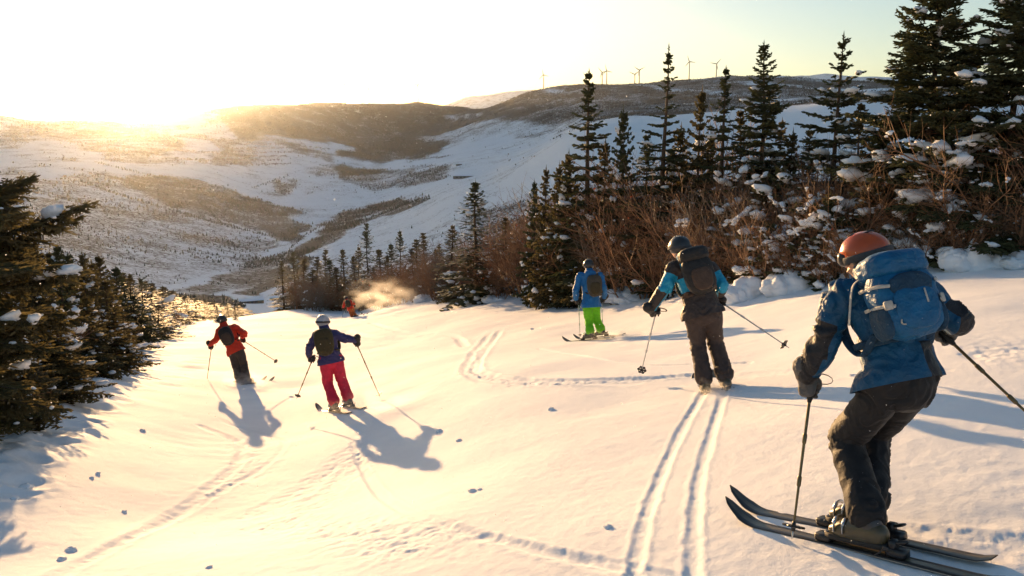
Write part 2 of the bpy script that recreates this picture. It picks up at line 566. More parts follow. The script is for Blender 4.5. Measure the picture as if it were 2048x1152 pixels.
SP, CP = math.sin(PITCH), math.cos(PITCH)
def valley_h(x, y):
    x, y = np.asarray(x, float), np.asarray(y, float)
    r = np.hypot(x, y); lr = np.log(np.maximum(r, 1.0))
    yy = np.maximum(y, 0.25 * r)
    tan = np.clip(x / yy, -1.4, 1.4)
    v = np.full(x.shape, 400.0)
    for _ in range(5):
        w = (v - CY) / F_PX
        u = CX + F_PX * tan * (CP - SP * w)
        v = _prof_v(u, lr)
    w = (v - CY) / F_PX
    yh = CP - SP * w
    zz = -SP - CP * w
    h = CAM[2] + zz / np.hypot(tan * yh, yh) * r
    # gullies and hummocks
    amp = np.clip(r - 250, 0, 2200) / 2200
    h = h + amp * (16 * fbm(x / 330, y / 330, 5, 11) + 5 * (1 - np.abs(fbm(x / 190, y / 190, 3, 5)) * 2) - 4)
    return h, u, v

R0, R1 = 85.0, 140.0
def ground_h(x, y):
    x, y = np.atleast_1d(np.asarray(x, float)), np.atleast_1d(np.asarray(y, float))
    r = np.hypot(x, y)
    h = slope_h(x, y)
    k = r > R0
    if k.any():
        front = k & (y > -0.2 * r)
        t = sstep(R0, R1, r)
        hv = valley_h(x, y)[0]
        h = np.where(front, h * (1 - t) + hv * t, h)
    return h

def gz(x, y):
    return float(ground_h([x], [y])[0])

def hit(u, v, near=0.8, far=130.0):
    """where the line of sight through a pixel meets the slope"""
    d = ray(u, v)
    t = np.geomspace(near, far, 500)
    P = CAM + t[:, None] * d
    below = P[:, 2] < ground_h(P[:, 0], P[:, 1])
    if not below.any():
        p = at(u, v, far); p[2] = gz(p[0], p[1]); return p
    i = max(1, int(np.argmax(below)))
    a, b_ = t[i - 1], t[i]
    for _ in range(14):
        c = 0.5 * (a + b_); p = CAM + c * d
        if p[2] < gz(p[0], p[1]): b_ = c
        else: a = c
    return CAM + 0.5 * (a + b_) * d

def ground_under(u, depth):
    """ground point in picture column u at a given distance"""
    v = 620.0
    for _ in range(25):
        p = at(u, v, depth)
        v2 = to_px([p[0], p[1], gz(p[0], p[1])])[1]
        v += 0.8 * (v2 - v)
    p = at(u, v, depth)
    return np.array([p[0], p[1], gz(p[0], p[1])])

def hits(pts):
    return np.array([hit(u, v) for u, v in pts])

# ---- marks pressed into the snow
def smooth_line(P, n=8):
    P = np.asarray(P, float)
    Q = np.concatenate([[2 * P[0] - P[1]], P, [2 * P[-1] - P[-2]]])
    o = []
    for i in range(1, len(Q) - 2):
        p0, p1, p2, p3 = Q[i - 1], Q[i], Q[i + 1], Q[i + 2]
        for t in np.linspace(0, 1, n, endpoint=False):
            o.append(0.5 * (2 * p1 + (p2 - p0) * t + (2 * p0 - 5 * p1 + 4 * p2 - p3) * t * t + (3 * p1 - p0 - 3 * p2 + p3) * t ** 3))
    o.append(P[-1])
    return np.array(o)

def dist_line(x, y, L):
    """distance to a polyline and the arc length there (0..1)"""
    best = np.full(x.shape, 1e9); par = np.zeros(x.shape); sgn = np.zeros(x.shape)
    for i in range(len(L) - 1):
        ax, ay = L[i]; bx, by = L[i + 1]
        dx, dy = bx - ax, by - ay
        q = dx * dx + dy * dy + 1e-12
        t = np.clip(((x - ax) * dx + (y - ay) * dy) / q, 0, 1)
        d = np.hypot(x - ax - t * dx, y - ay - t * dy)
        k = d < best
        best = np.where(k, d, best); par = np.where(k, (i + t) / (len(L) - 1), par)
        sgn = np.where(k, np.sign((x - ax) * dy - (y - ay) * dx), sgn)
    return best, par, sgn

TRACKS = [  # pixels, half width, depth, roughness
    ([(1408, 792), (1372, 850), (1328, 940), (1292, 1040), (1268, 1152), (1255, 1230)], 0.038, 0.045, 0.5),
    ([(1448, 786), (1420, 880), (1398, 960), (1388, 1060), (1386, 1152), (1390, 1230)], 0.038, 0.045, 0.5),
    ([(705, 885), (735, 950), (790, 1013), (900, 1058), (1080, 1103), (1280, 1145), (1420, 1185)], 0.045, 0.045, 0.35),
    ([(715, 905), (760, 990), (850, 1050), (1000, 1088), (1180, 1132), (1330, 1180)], 0.05, 0.045, 0.4),
    ([(720, 885), (650, 950), (540, 1012), (440, 1042)], 0.18, 0.03, 1.6),
    ([(735, 900), (690, 950), (630, 1010), (560, 1060)], 0.16, 0.025, 1.6),
    ([(480, 1050), (620, 1060), (740, 1080), (900, 1110)], 0.22, 0.02, 1.8),
    ([(440, 840), (500, 860), (566, 880), (545, 920), (440, 985), (300, 1055), (130, 1152), (50, 1200)], 0.055, 0.035, 0.5),
    ([(400, 850), (470, 880), (480, 920), (400, 992), (240, 1085), (90, 1165), (20, 1210)], 0.07, 0.045, 0.6),
    ([(462, 868), (500, 905), (490, 950), (420, 1000)], 0.22, 0.02, 1.5),
    ([(1002, 656), (978, 690), (952, 732), (975, 750), (1080, 764), (1260, 768), (1400, 760), (1620, 744)], 0.09, 0.13, 1.6),
    ([(985, 660), (955, 700), (935, 740), (985, 760), (1100, 772), (1270, 775)], 0.11, 0.11, 1.8),
    ([(1075, 698), (1180, 718), (1290, 735), (1420, 734), (1500, 728)], 0.035, 0.08, 0.6),
    ([(690, 660), (730, 672), (800, 677), (860, 670)], 0.20, 0.16, 0.5),
    ([(740, 645), (790, 662), (900, 672), (930, 690)], 0.12, 0.12, 0.5),
    ([(370, 835), (440, 845), (520, 858)], 0.05, 0.03, 0.6),
    ([(1730, 1125), (1830, 1120), (1960, 1105), (2100, 1095)], 0.12, 0.025, 0.3),
    ([(1790, 1060), (1900, 1070), (2060, 1085)], 0.06, 0.03, 0.5),
    ([(1920, 715), (2000, 705), (2100, 690)], 0.25, 0.03, 2.0),
    ([(1480, 790), (1620, 770), (1900, 745)], 0.03, 0.02, 0.4),
]
DENTS = [(52, 965, .16, .07), (30, 985, .14, .05), (110, 870, .2, .1), (95, 880, .18, .08),
         (150, 850, .2, .1), (170, 838, .22, .1), (200, 815, .22, .08), (230, 800, .22, .08), (260, 775, .25, .08), (60, 920, .16, .08), (85, 900, .16, .08),
         (375, 740, .3, .06), (392, 725, .3, .06), (408, 714, .3, .06), (420, 700, .3, .05), (382, 733, .3, .06), (400, 720, .3, .06),
         (310, 668, .3, .06), (330, 690, .3, .05), (355, 760, .25, .05), (340, 775, .25, .05)]

LEFT_EDGE = smooth_line(hits([(-150, 960), (0, 900), (90, 835), (170, 775), (250, 720), (320, 675), (385, 645)])[:, :2])
RIGHT_EDGE = smooth_line(np.array([ground_under(u, d)[:2] for u, d in ((560, 62), (700, 60), (830, 48), (960, 37), (1080, 31), (1200, 25.5), (1330, 22), (1480, 17.5), (1600, 15.5), (1740, 14.2), (1900, 13.6), (2100, 12.6), (2400, 11.5))]))

def detail_h(x, y):
    r = np.hypot(x, y)
    dz = 0.06 * fbm(x / 3.1, y / 3.1, 3, 21) * np.clip(r / 6, 0.4, 1.5)
    dz += 0.0022 * fbm(x / 0.06, y / 0.06, 2, 35) * (r < 12)
    dz += 0.007 * fbm(x / 0.45, y / 0.22, 3, 33) * (0.35 + 0.65 * sstep(0.0, 0.5, fbm(x / 2.5, y / 2.5, 2, 41)))
    near = (r < 60)
    xs, ys = x[near], y[near]
    d = np.zeros(xs.shape)
    rough = 0.5 * fbm(xs / 0.11, ys / 0.11, 3, 51) + 0.5 * fbm(xs / 0.045, ys / 0.045, 2, 57)
    for pts, w, dep, ro in TRACKS:
        L = smooth_line(hits(pts)[:, :2], 6)
        lo, hi = L.min(0) - 5 * w, L.max(0) + 5 * w
        k = (xs > lo[0]) & (xs < hi[0]) & (ys > lo[1]) & (ys < hi[1])
        if not k.any():
            continue
        dd, par, sg = dist_line(xs[k], ys[k], L)
        ww = w * (1 + 0.25 * fbm(par * 30, par * 0 + w * 100, 2, 61))
        fade = sstep(0, 0.06, par) * (1 - 0.7 * sstep(0.85, 1, par)) if ro > 1 else 1.0
        g = -dep * np.exp(-(dd / ww) ** 3) * (0.75 + 0.5 * fbm(par * 9, par * 0 + w * 50, 2, 63)) + 0.26 * dep * np.exp(-((dd - 1.55 * ww) / (0.5 * ww)) ** 2) * (1 + 0.8 * rough[k])
        g += ro * 0.034 * rough[k] * np.exp(-(dd / (1.5 * ww)) ** 2)
        d[k] += g * fade
    for (u, v, rad, dep) in DENTS:
        p = hit(u, v)
        q = np.hypot(xs - p[0], ys - p[1]) / rad
        k = q < 3
        q = q[k] * (1 + 0.35 * fbm(xs[k] / (rad * 1.3), ys[k] / (rad * 1.3), 2, int(u)))
        d[k] += -dep * np.exp(-q ** 4) + dep * 0.55 * np.exp(-((q - 1.5) / 0.4) ** 2)
    dz[near] += d * 0.30
    # hummocks under the trees on either side
    k = near & (x < 0)
    dl, _, sg = dist_line(x[k], y[k], LEFT_EDGE)
    m_ = np.where(sg < 0, 1.0, 1 - sstep(0.0, 0.9, dl)) * np.exp(-np.maximum(dl - 6, 0) / 8)
    lump = 1 - np.abs(fbm(x[k] / 0.6, y[k] / 0.6, 4, 71)) * 2
    dz[k] += m_ * (0.10 * fbm(x[k] / 1.6, y[k] / 1.6, 3, 73) + 0.07 * (lump - 0.5))
    k = (r < 75) & (x > -16)
    dl, _, sg = dist_line(x[k], y[k], RIGHT_EDGE)
    inside = np.where(sg < 0, 1.0, 0.0)
    m_ = np.where(inside > 0, sstep(0, 1.6, dl), 0)
    dz[k] += m_ * (0.22 + 0.30 * fbm(x[k] / 1.7, y[k] / 1.7, 4, 81)) + np.where(inside > 0, 0.10, 0.10 * np.exp(-(dl / 0.8) ** 2)) * fbm(x[k] / 0.7, y[k] / 0.7, 3, 83)
    return dz

def polar_mesh(name, az, rad, hfun, mat):
    A, R = np.meshgrid(az, rad, indexing='ij')
    X, Y = np.sin(A) * R, np.cos(A) * R
    Z = hfun(X.ravel(), Y.ravel()).reshape(X.shape)
    V = np.stack([X, Y, Z], -1).reshape(-1, 3)
    na, nr = A.shape
    i, j = np.meshgrid(np.arange(na - 1), np.arange(nr - 1), indexing='ij')
    Fq = np.stack([i * nr + j, i * nr + j + 1, (i + 1) * nr + j + 1, (i + 1) * nr + j], -1).reshape(-1, 4)[:, ::-1]
    mb = MB(); mb.add(V, Fq)
    return mb.build(name, mat), V, A.shape

deg = np.radians
az = np.concatenate([np.linspace(deg(-180), deg(-60), 30, endpoint=False), np.linspace(deg(-60), deg(-37), 40, endpoint=False),
                     np.linspace(deg(-37), deg(37), 680, endpoint=False), np.linspace(deg(37), deg(60), 40, endpoint=False), np.linspace(deg(60), deg(180), 31)])
rad = np.concatenate([np.geomspace(0.35, 2.6, 24, endpoint=False), np.geomspace(2.6, 14, 430, endpoint=False), np.geomspace(14, 70, 190, endpoint=False), np.geomspace(70, R1, 30)])
slope_o, SV, _ = polar_mesh('ski_slope', az, rad, lambda x, y: ground_h(x, y) + detail_h(x, y) * (np.hypot(x, y) < 110), M['slope'])
tag(slope_o, kind='structure')

az2 = np.concatenate([np.linspace(deg(-70), deg(-38), 40, endpoint=False), np.linspace(deg(-38), deg(38), 420, endpoint=False), np.linspace(deg(38), deg(70), 41)])
rad2 = np.geomspace(R1 - 4, 4100, 330)
def vh(x, y):
    r = np.hypot(x, y)
    return ground_h(x, y) - 0.4 * (1 - sstep(R1 - 4, R1, r))
valley_o, VV, vshape = polar_mesh('valley_and_hills', az2, rad2, vh, M['valley'])
tag(valley_o, kind='structure')

# ---- where scrub and forest grow in the valley, in picture regions laid on the terrain
def in_poly(u, v, poly):
    c = np.zeros(u.shape, bool)
    n = len(poly)
    for i in range(n):
        (x0, y0), (x1, y1) = poly[i], poly[(i + 1) % n]
        if y0 == y1: continue
        k = ((y0 > v) != (y1 > v)) & (u < (x1 - x0) * (v - y0) / (y1 - y0) + x0)
        c ^= k
    return c

WOODS = [  # density, spruce share, region
    (0.80, 0.15, [(400, 262), (425, 215), (500, 190), (640, 185), (840, 180), (950, 205), (985, 225), (880, 292), (845, 305), (780, 322), (700, 312), (640, 285), (560, 275), (480, 275)]),
    (0.74, 0.15, [(850, 302), (925, 235), (990, 190), (1090, 150), (1190, 140), (1400, 125), (1560, 135), (2300, 130), (2300, 185), (1700, 200), (1640, 203), (1560, 212), (1400, 236), (1250, 232), (1170, 246), (1090, 276), (1000, 272), (910, 298)]),
    (0.80, 0.15, [(740, 300), (900, 225), (1000, 225), (905, 302), (820, 325)]),
    (0.58, 0.2, [(0, 225), (280, 245), (420, 258), (560, 280), (640, 300), (560, 335), (300, 330), (0, 320)]),
    (0.52, 0.2, [(-900, 215), (0, 225), (0, 320), (-900, 320)]),
    (0.74, 0.2, [(230, 345), (400, 360), (540, 415), (640, 440), (560, 480), (430, 440), (320, 405)]),
    (0.54, 0.2, [(0, 330), (230, 340), (330, 410), (540, 480), (480, 540), (200, 520), (0, 500)]),
    (0.72, 0.5, [(560, 515), (600, 470), (680, 430), (760, 405), (850, 398), (780, 425), (700, 455), (640, 490), (590, 530)]),
    (0.62, 0.4, [(610, 385), (720, 345), (890, 330), (880, 362), (760, 385), (680, 400)]),
    (0.70, 0.5, [(320, 600), (430, 550), (560, 500), (600, 520), (560, 560), (450, 590), (380, 620)]),
    (0.50, 0.5, [(150, 500), (300, 520), (430, 470), (520, 480), (480, 530), (330, 570), (160, 560)]),
    (0.60, 0.3, [(620, 300), (690, 310), (660, 345), (560, 390), (500, 385), (590, 350)]),
    (0.40, 0.3, [(850, 470), (930, 400), (1050, 400), (1120, 440), (1100, 520), (900, 520)]),
    (0.95, 0.7, [(-300, 590), (200, 585), (480, 596), (500, 646), (200, 662), (-300, 665)]),
    (0.85, 0.3, [(620, 335), (700, 330), (760, 345), (700, 358), (630, 352)]),
    (0.85, 0.5, [(480, 590), (560, 530), (600, 480), (640, 462), (620, 500), (570, 560), (540, 600)]),
    (0.62, 0.3, [(950, 430), (1080, 400), (1130, 420), (1130, 520), (960, 520)]),
]
A_, R_ = np.meshgrid(az2, rad2, indexing='ij')
_, Uv, Vv = valley_h(VV[:, 0], VV[:, 1])
pu, pv, pz = to_px(VV)
wood = 0.33 * np.ones(len(VV)); spruce = np.full(len(VV), 0.3)
for dens, sp, poly in WOODS:
    k = in_poly(pu + 48 * fbm(VV[:, 0] / 120, VV[:, 1] / 120, 3, 91), pv + 15 * fbm(VV[:, 0] / 120, VV[:, 1] / 120, 3, 93), poly)
    wood[k] = np.maximum(wood[k], dens); spruce[k] = sp
k = in_poly(pu, pv, [(1040, 335), (1165, 252), (1250, 238), (1640, 207), (2300, 196), (2300, 400), (1150, 400), (1000, 370)])
wood[k] = 0.14
# clearings in the woods, streaked to paint in gullies and tree shading
clear = fbm((VV[:, 0] + 0.5 * VV[:, 1]) / 120, VV[:, 1] / 420, 4, 95)
wood = np.where((wood > 0.5) & (clear > 0.30), wood * 0.62, wood)
W2 = wood.reshape(vshape)
for ax in (0, 1):
    W2 = (np.roll(W2, 1, ax) + 2 * W2 + np.roll(W2, -1, ax)) / 4
wood = W2.ravel()
at_ = valley_o.data.attributes.new('forest', 'FLOAT', 'POINT')
at_.data.foreach_set('value', wood.astype(np.float32))

# ---- distant trees, uncountable: two masses of small cones and domes
def scatter(n, dens, rmin, rmax):
    az_, rr_ = np.meshgrid(az2[:-1], rad2[:-1], indexing='ij')
    i, j = np.meshgrid(np.arange(vshape[0] - 1), np.arange(vshape[1] - 1), indexing='ij')
    idx = (i * vshape[1] + j).ravel()
    cell = (np.diff(az2)[:, None] * np.diff(rad2)[None] * rad2[None, :-1]).ravel()
    vis = (np.abs(az_.ravel()) < deg(40)) & (rad2[None, :-1] > rmin).repeat(vshape[0] - 1, 0).ravel() & (rad2[None, :-1] < rmax).repeat(vshape[0] - 1, 0).ravel()
    cl_ = sstep(-0.25, 0.35, fbm(VV[idx, 0] / 55, VV[idx, 1] / 75, 4, 77)) ** 1.5 + 0.06
    p = cell * dens[idx] * vis * cl_ * (1 + 2.2 * (1 - sstep(250, 1400, rr_.ravel())))
    c = rng.choice(len(idx), n, p=p / p.sum())
    a = az_.ravel()[c] + rng.random(n) * np.diff(az2)[i.ravel()[c]]
    r = rr_.ravel()[c] + rng.random(n) * np.diff(rad2)[j.ravel()[c]]
    x, y = np.sin(a) * r, np.cos(a) * r
    return np.stack([x, y, ground_h(x, y)], -1)

def pixel_rows(lines, step=3.0):
    o = []
    for L in lines:
        L = smooth_line(L, 12)
        s = np.concatenate([[0], np.cumsum(np.hypot(*np.diff(L, axis=0).T))])
        t = np.arange(0, s[-1], step)
        o.append(np.stack([np.interp(t, s, L[:, 0]), np.interp(t, s, L[:, 1])], -1))
    px = np.concatenate(o) + rng.normal(0, 1.1, (sum(map(len, o)), 2))
    r = np.geomspace(200, 3000, 900)
    out_ = []
    for u, v in px:
        d = ray(u, v); hd = d[:2] / np.hypot(*d[:2])
        x, y = hd[0] * r, hd[1] * r
        zz = CAM[2] + d[2] / np.hypot(*d[:2]) * r
        g = ground_h(x, y)
        k = np.argmax(zz < g)
        if zz[k] < g[k]:
            out_.append((x[k], y[k], g[k]))
    return np.array(out_)

def cones(mb, P, h, w, n=5, dome=False):
    N = len(P)
    a = np.linspace(0, 2 * np.pi, n, endpoint=False)[None] + rng.random((N, 1)) * 6
    def ring(z, k):
        return np.stack([P[:, None, 0] + np.cos(a) * (w * k)[:, None], P[:, None, 1] + np.sin(a) * (w * k)[:, None], np.broadcast_to((P[:, 2] + z)[:, None], a.shape)], -1)
    if dome:
        rings = [ring(h * 0.0, 0.35), ring(h * 0.55, 1.0 + 0 * h)]
    else:
        rings = [ring(h * 0.08, 1.0)]
    top = (P + np.stack([0 * h, 0 * h, h], -1))[:, None]
    V = np.concatenate(rings + [top], 1)
    m = V.shape[1]; k = np.arange(n)
    fr = [np.stack([(len(rings) - 1) * n + k, (len(rings) - 1) * n + (k + 1) % n, np.full(n, m - 1)], -1)]
    if dome:
        fr += [np.stack([k, (k + 1) % n, n + (k + 1) % n], -1), np.stack([k, n + (k + 1) % n, n + k], -1)]
    f = np.concatenate(fr)
    mb.add(V.reshape(-1, 3), ((np.arange(N) * m)[:, None, None] + f[None]).reshape(-1, 3))

rows = pixel_rows([[(190, 325), (270, 345), (345, 362), (440, 392), (545, 428)], [(160, 362), (250, 395), (330, 418), (430, 447), (540, 473)],
                   [(505, 378), (540, 365), (578, 352)], [(640, 330), (690, 345)], [(395, 400), (420, 425), (440, 447)], [(455, 398), (480, 420)],
                   [(560, 520), (600, 480), (640, 455), (720, 425), (860, 400)]], 2.4)
bench = pixel_rows([[(440 + dx, y0), (500 + dx, y0 + 2), (575 + dx, y0 + 1)] for dx, y0 in ((0, 280), (10, 288), (-5, 296), (15, 304), (0, 312), (-10, 320), (5, 328))]
                   + [[(600, 292), (660, 300)], [(610, 302), (655, 309)], [(330, 300), (420, 306), (470, 303)], [(350, 318), (430, 322)]], 1.6)
Ps = np.concatenate([scatter(15000, np.maximum(wood - 0.30, 0.008) ** 2.1 * spruce, 150, 3200), rows])
mb = MB(); hs = rng.uniform(3.5, 8.5, len(Ps)) * 0.66 * (0.35 + 0.65 * sstep(300, 1300, np.hypot(Ps[:, 0], Ps[:, 1]))); cones(mb, Ps, hs, hs * rng.uniform(0.18, 0.28, len(Ps)), 5)
tag(mb.build('distant_spruces', M['distant_tree'], smooth=False), kind='stuff', label='dark spruces dotted over the valley and far hills', cat='forest')
Pd = np.concatenate([scatter(66000, np.maximum(wood - 0.30, 0.008) ** 2.1 * (1 - spruce), 150, 3300), bench, bench + rng.normal(0, 3, bench.shape) * [1, 1, 0]])
mb = MB(); hs = rng.uniform(2.0, 6.0, len(Pd)) * 0.62 * (0.25 + 0.75 * sstep(300, 1500, np.hypot(Pd[:, 0], Pd[:, 1]))); cones(mb, Pd, hs, hs * rng.uniform(0.3, 0.5, len(Pd)), 4, True)
tag(mb.build('distant_shrubs', M['distant_shrub'], smooth=False), kind='stuff', label='grey brown leafless woods covering the far hillsides', cat='forest')

# pale hill range standing in for the low cloud band behind the saddle
def far_h(x, y):
    th = np.arctan2(x, y); u = CX + F_PX * np.tan(th)
    v = np.interp(u, [-1500, 600, 860, 940, 1010, 1060, 1200, 1500, 1560, 1640, 1700, 2600], [330, 300, 225, 196, 189, 186, 180, 178, 168, 162, 170, 190]) + 5 * fbm(u / 60, u * 0, 4, 99)
    r = np.hypot(x, y)
    top = r * np.tan(np.radians(9.83) * 0 + (300 - v) / F_PX)
    k = np.exp(-((r - 9000) / 1300) ** 2)
    return -200 + (top + 200) * k
fo, _, _ = polar_mesh('cloud_band_hills', np.linspace(deg(-40), deg(40), 160), np.linspace(7000, 11000, 24), far_h, M['valley'])
fa = fo.data.attributes.new('forest', 'FLOAT', 'POINT'); fa.data.foreach_set('value', np.full(len(fo.data.vertices), 0.45, np.float32))
tag(fo, kind='structure')
# ------------------------------------------------------------------ conifers
def needle_strips(mb, B, D, L, W, Nrm, mi=0, cross=True):
    """needle covered twigs: narrow pointed blades, two crossed per twig"""
    B, D, Nrm = np.asarray(B), np.asarray(D), np.asarray(Nrm)
    L, W = np.asarray(L)[:, None], np.asarray(W)[:, None]
    S = np.cross(D, Nrm); S /= np.linalg.norm(S, axis=1, keepdims=True) + 1e-9
    Q = np.cross(S, D)
    for ax in ((S, Q) if cross else (S,)):
        V = np.stack([B - ax * W * 0.35, B + D * L * 0.55 - ax * W * 0.5, B + D * L, B + D * L * 0.45 + ax * W * 0.5, B + ax * W * 0.3], 1)
        n = len(B)
        base = np.arange(n)[:, None, None] * 5
        f = np.array([[0, 1, 3], [0, 3, 4], [1, 2, 3]])
        mb.add(V.reshape(-1, 3), (base + f[None]).reshape(-1, 3), mi)

_blob_dirs = sphere_grid(10, 7)
def snow_blob(mb, c, rx, ry, rz, ang, r_, nu=10, nv=7, tilt=0.0):
    ca, sa = math.cos(ang), math.sin(ang)
    s = int(r_.integers(1000))
    def disp(V):
        k = 1 + 0.40 * noise3(V, 1.3, s) + 0.26 * noise3(V, 3.1, s + 3) + 0.12 * noise3(V, 6.3, s + 7)
        return k * np.where(V[:, 2] < 0, 0.75, 1.0)
    add_blob(mb, c, np.array([ca, sa, -tilt]) * rx, np.array([-sa, ca, 0]) * ry, np.array([tilt * ca, tilt * sa, 1.0]) * rz, 2.0, nu, nv, disp)

def make_conifer(name, seed, H, Rb, detail=1.0, whorl=0.24, per=5, droop=0.25, snow=0.25, power=0.85, bare_top=0.0, needles='needle', gap=0.12, lean=0.0, snow_size=1.0, low=0.04, prof=None):
    r_ = np.random.default_rng(seed)
    wood, nee, sn = MB(), MB(), MB()
    zt = np.linspace(0, 1, 9)
    tx = lean * zt ** 2 * H + 0.02 * np.sin(zt * 7 + seed) * H * 0.3
    trunk_r0 = 0.011 * H + 0.015
    P = np.stack([tx, 0.02 * np.cos(zt * 5 + seed) * H * 0.25, zt * H], -1)
    P[0, 2] -= 0.4
    add_loft(wood, P, trunk_r0 * (1 - zt) ** 0.9 + 0.006, n=7)
    h = low * H
    bi = 0
    tb, td, tl, tw, tn = [], [], [], [], []
    ba, bb, bra, brb = [], [], [], []
    while h < H * 0.985:
        t = h / H
        env = Rb * (float(np.interp(t, *prof)) if prof else (1 - t) ** power * (0.35 + 0.65 * min(1.0, t / 0.10)))
        nb = max(3, int(round(per * (0.6 + 0.4 * (1 - t)) + r_.normal(0, 0.6))))
        a0 = r_.random() * 6.28
        for k in range(nb):
            if r_.random() < gap:
                continue
            ang = a0 + k * 6.283 / nb + r_.normal(0, 0.22)
            Lb = env * r_.uniform(0.62, 1.18) + 0.05
            if bare_top and t > 1 - bare_top:
                Lb *= 0.8
            hz = h + r_.normal(0, 0.06) * whorl * 2
            el = math.radians(np.interp(t, [0, 0.5, 0.8, 1.0], [-14, 4, 26, 58]) + r_.normal(0, 6))
            dh = np.array([math.cos(ang), math.sin(ang), 0])
            base = np.array([np.interp(hz / H, zt, P[:, 0]), np.interp(hz / H, zt, P[:, 1]), hz])
            s = np.linspace(0, 1, 6)
            dr = droop * (1 - t) * r_.uniform(0.7, 1.3)
            pts = base + np.outer(s * Lb * math.cos(el), dh) + np.outer(Lb * (math.sin(el) * s - dr * s ** 2 + dr * 0.75 * s ** 3), [0, 0, 1.0])
            side0 = np.array([-dh[1], dh[0], 0])
            pts += np.outer(np.sin(s * 3 + k) * 0.04 * Lb, side0)
            rr = (0.0045 + 0.008 * Lb) * (1 - s * 0.8)
            ba.append(pts[:-1]); bb.append(pts[1:]); bra.append(rr[:-1]); brb.append(rr[1:])
            # twigs
            sp = 0.055 / detail
            nt_ = max(3, int(Lb / sp))
            ss = np.linspace(0.10 if t < 0.8 else 0.0, 0.98, nt_) + r_.normal(0, 0.01, nt_)
            ss = np.clip(ss, 0, 1)
            B = np.stack([np.interp(ss, s, pts[:, i]) for i in range(3)], -1)
            T = np.stack([np.interp(ss, s, np.gradient(pts[:, i])) for i in range(3)], -1)
            T /= np.linalg.norm(T, axis=1, keepdims=True)
            side = np.cross(T, [0, 0, 1.0]); side /= np.linalg.norm(side, axis=1, keepdims=True) + 1e-9
            nrm = np.cross(side, T)
            for sg in (-1, 1):
                l1 = np.minimum(0.50 * Lb * (1 - ss) ** 0.8 * (0.45 + 0.55 * np.minimum(1, ss / 0.25)) + 0.05, 0.42) * r_.uniform(0.7, 1.15, nt_)
                d1 = T * 0.62 + side * sg * 0.85 + np.array([0, 0, -0.16]) + r_.normal(0, 0.16, (nt_, 3))
                d1 /= np.linalg.norm(d1, axis=1, keepdims=True)
                tb.append(B); td.append(d1); tl.append(l1); tw.append(np.full(nt_, 0.037 / detail ** 1.0)); tn.append(nrm)
                # sub twigs
                m_ = np.maximum(1, (l1 / (0.062 / detail)).astype(int))
                idx = np.repeat(np.arange(nt_), m_)
                kk = np.concatenate([np.arange(q) for q in m_])
                f = (kk + 0.8) / (m_[idx] + 0.6)
                sgn2 = np.where(kk % 2 == 0, 1, -1)
                side2 = np.cross(d1[idx], nrm[idx])
                d2 = d1[idx] * 0.75 + side2 * sgn2[:, None] * 0.7 + r_.normal(0, 0.22, (len(idx), 3)) + np.array([0, 0, -0.10])
                d2 /= np.linalg.norm(d2, axis=1, keepdims=True)
                l2 = (0.42 * l1[idx] * (1 - f) + 0.05) * r_.uniform(0.7, 1.3, len(idx))
                tb.append(B[idx] + d1[idx] * (l1[idx] * f)[:, None]); td.append(d2); tl.append(l2)
                tw.append(np.full(len(idx), 0.032 / detail ** 1.0)); tn.append(nrm[idx])
            # end of the branch
            tb.append(pts[-2:-1]); td.append(norm(pts[-1] - pts[-2])[None]); tl.append(np.array([np.linalg.norm(pts[-1] - pts[-2]) + 0.07])); tw.append(np.array([0.034])); tn.append(nrm[-1:])
            # snow lying on the branch
            pr = snow * np.interp(t, [0, 0.55, 1], [1.35, 0.8, 0.12])
            if r_.random() < pr and Lb > 0.22:
                for q in range(int(r_.integers(1, 4))):
                    f = r_.uniform(0.4, 0.95)
                    c = np.array([np.interp(f, s, pts[:, i]) for i in range(3)])
                    z = r_.uniform(0.5, 1.15) * snow_size * min(1.0, 0.45 + Lb * 0.6)
                    c[2] += 0.03 * z
                    snow_blob(sn, c, 0.145 * z, 0.100 * z, 0.085 * z, ang + r_.normal(0, 0.5), r_, tilt=-0.25)
            if snow > 0.05:
                nf = int(r_.poisson(2.2 * snow * (1.2 - t) * Lb / 0.5))
                for q in range(nf):
                    j = int(r_.integers(nt_))
                    c = B[j] + side[j] * r_.normal(0, 0.12 * Lb) + np.array([0, 0, 0.012])
                    snow_blob(sn, c, r_.uniform(0.025, 0.06), r_.uniform(0.02, 0.045), r_.uniform(0.012, 0.025), ang, r_, 6, 4)
        h += whorl * (0.75 + 0.5 * (1 - t)) * r_.uniform(0.75, 1.25)
        bi += 1
    add_tubes(wood, np.concatenate(ba), np.concatenate(bb), np.concatenate(bra), np.concatenate(brb), 3)
    # leader
    top = P[-1]
    nl = 12
    zz = np.linspace(-0.35, 0.0, nl) * min(1.0, H / 4)
    a = np.arange(nl) * 2.4
    tb.append(top + np.stack([0 * zz, 0 * zz, zz], -1)); d = np.stack([np.cos(a) * 0.6, np.sin(a) * 0.6, np.full(nl, 0.75)], -1)
    td.append(d / np.linalg.norm(d, axis=1, keepdims=True)); tl.append(np.full(nl, 0.07)); tw.append(np.full(nl, 0.02)); tn.append(np.tile([1.0, 0, 0], (nl, 1)))
    tb.append(top[None] - [[0, 0, 0.1]]); td.append(np.array([[0, 0, 1.0]])); tl.append(np.array([0.24])); tw.append(np.array([0.03])); tn.append(np.array([[1.0, 0, 0]]))
    needle_strips(nee, np.concatenate(tb), np.concatenate(td), np.concatenate(tl), np.concatenate(tw), np.concatenate(tn), cross=detail > 0.55)
    me = {'trunk': wood.mesh(name + '_trunk', M['bark']), 'crown': nee.mesh(name + '_crown', M[needles], smooth=False), 'H': H, 'R': Rb}
    if sn.n:
        me['snow'] = sn.mesh(name + '_snow', M['snow'])
    return me

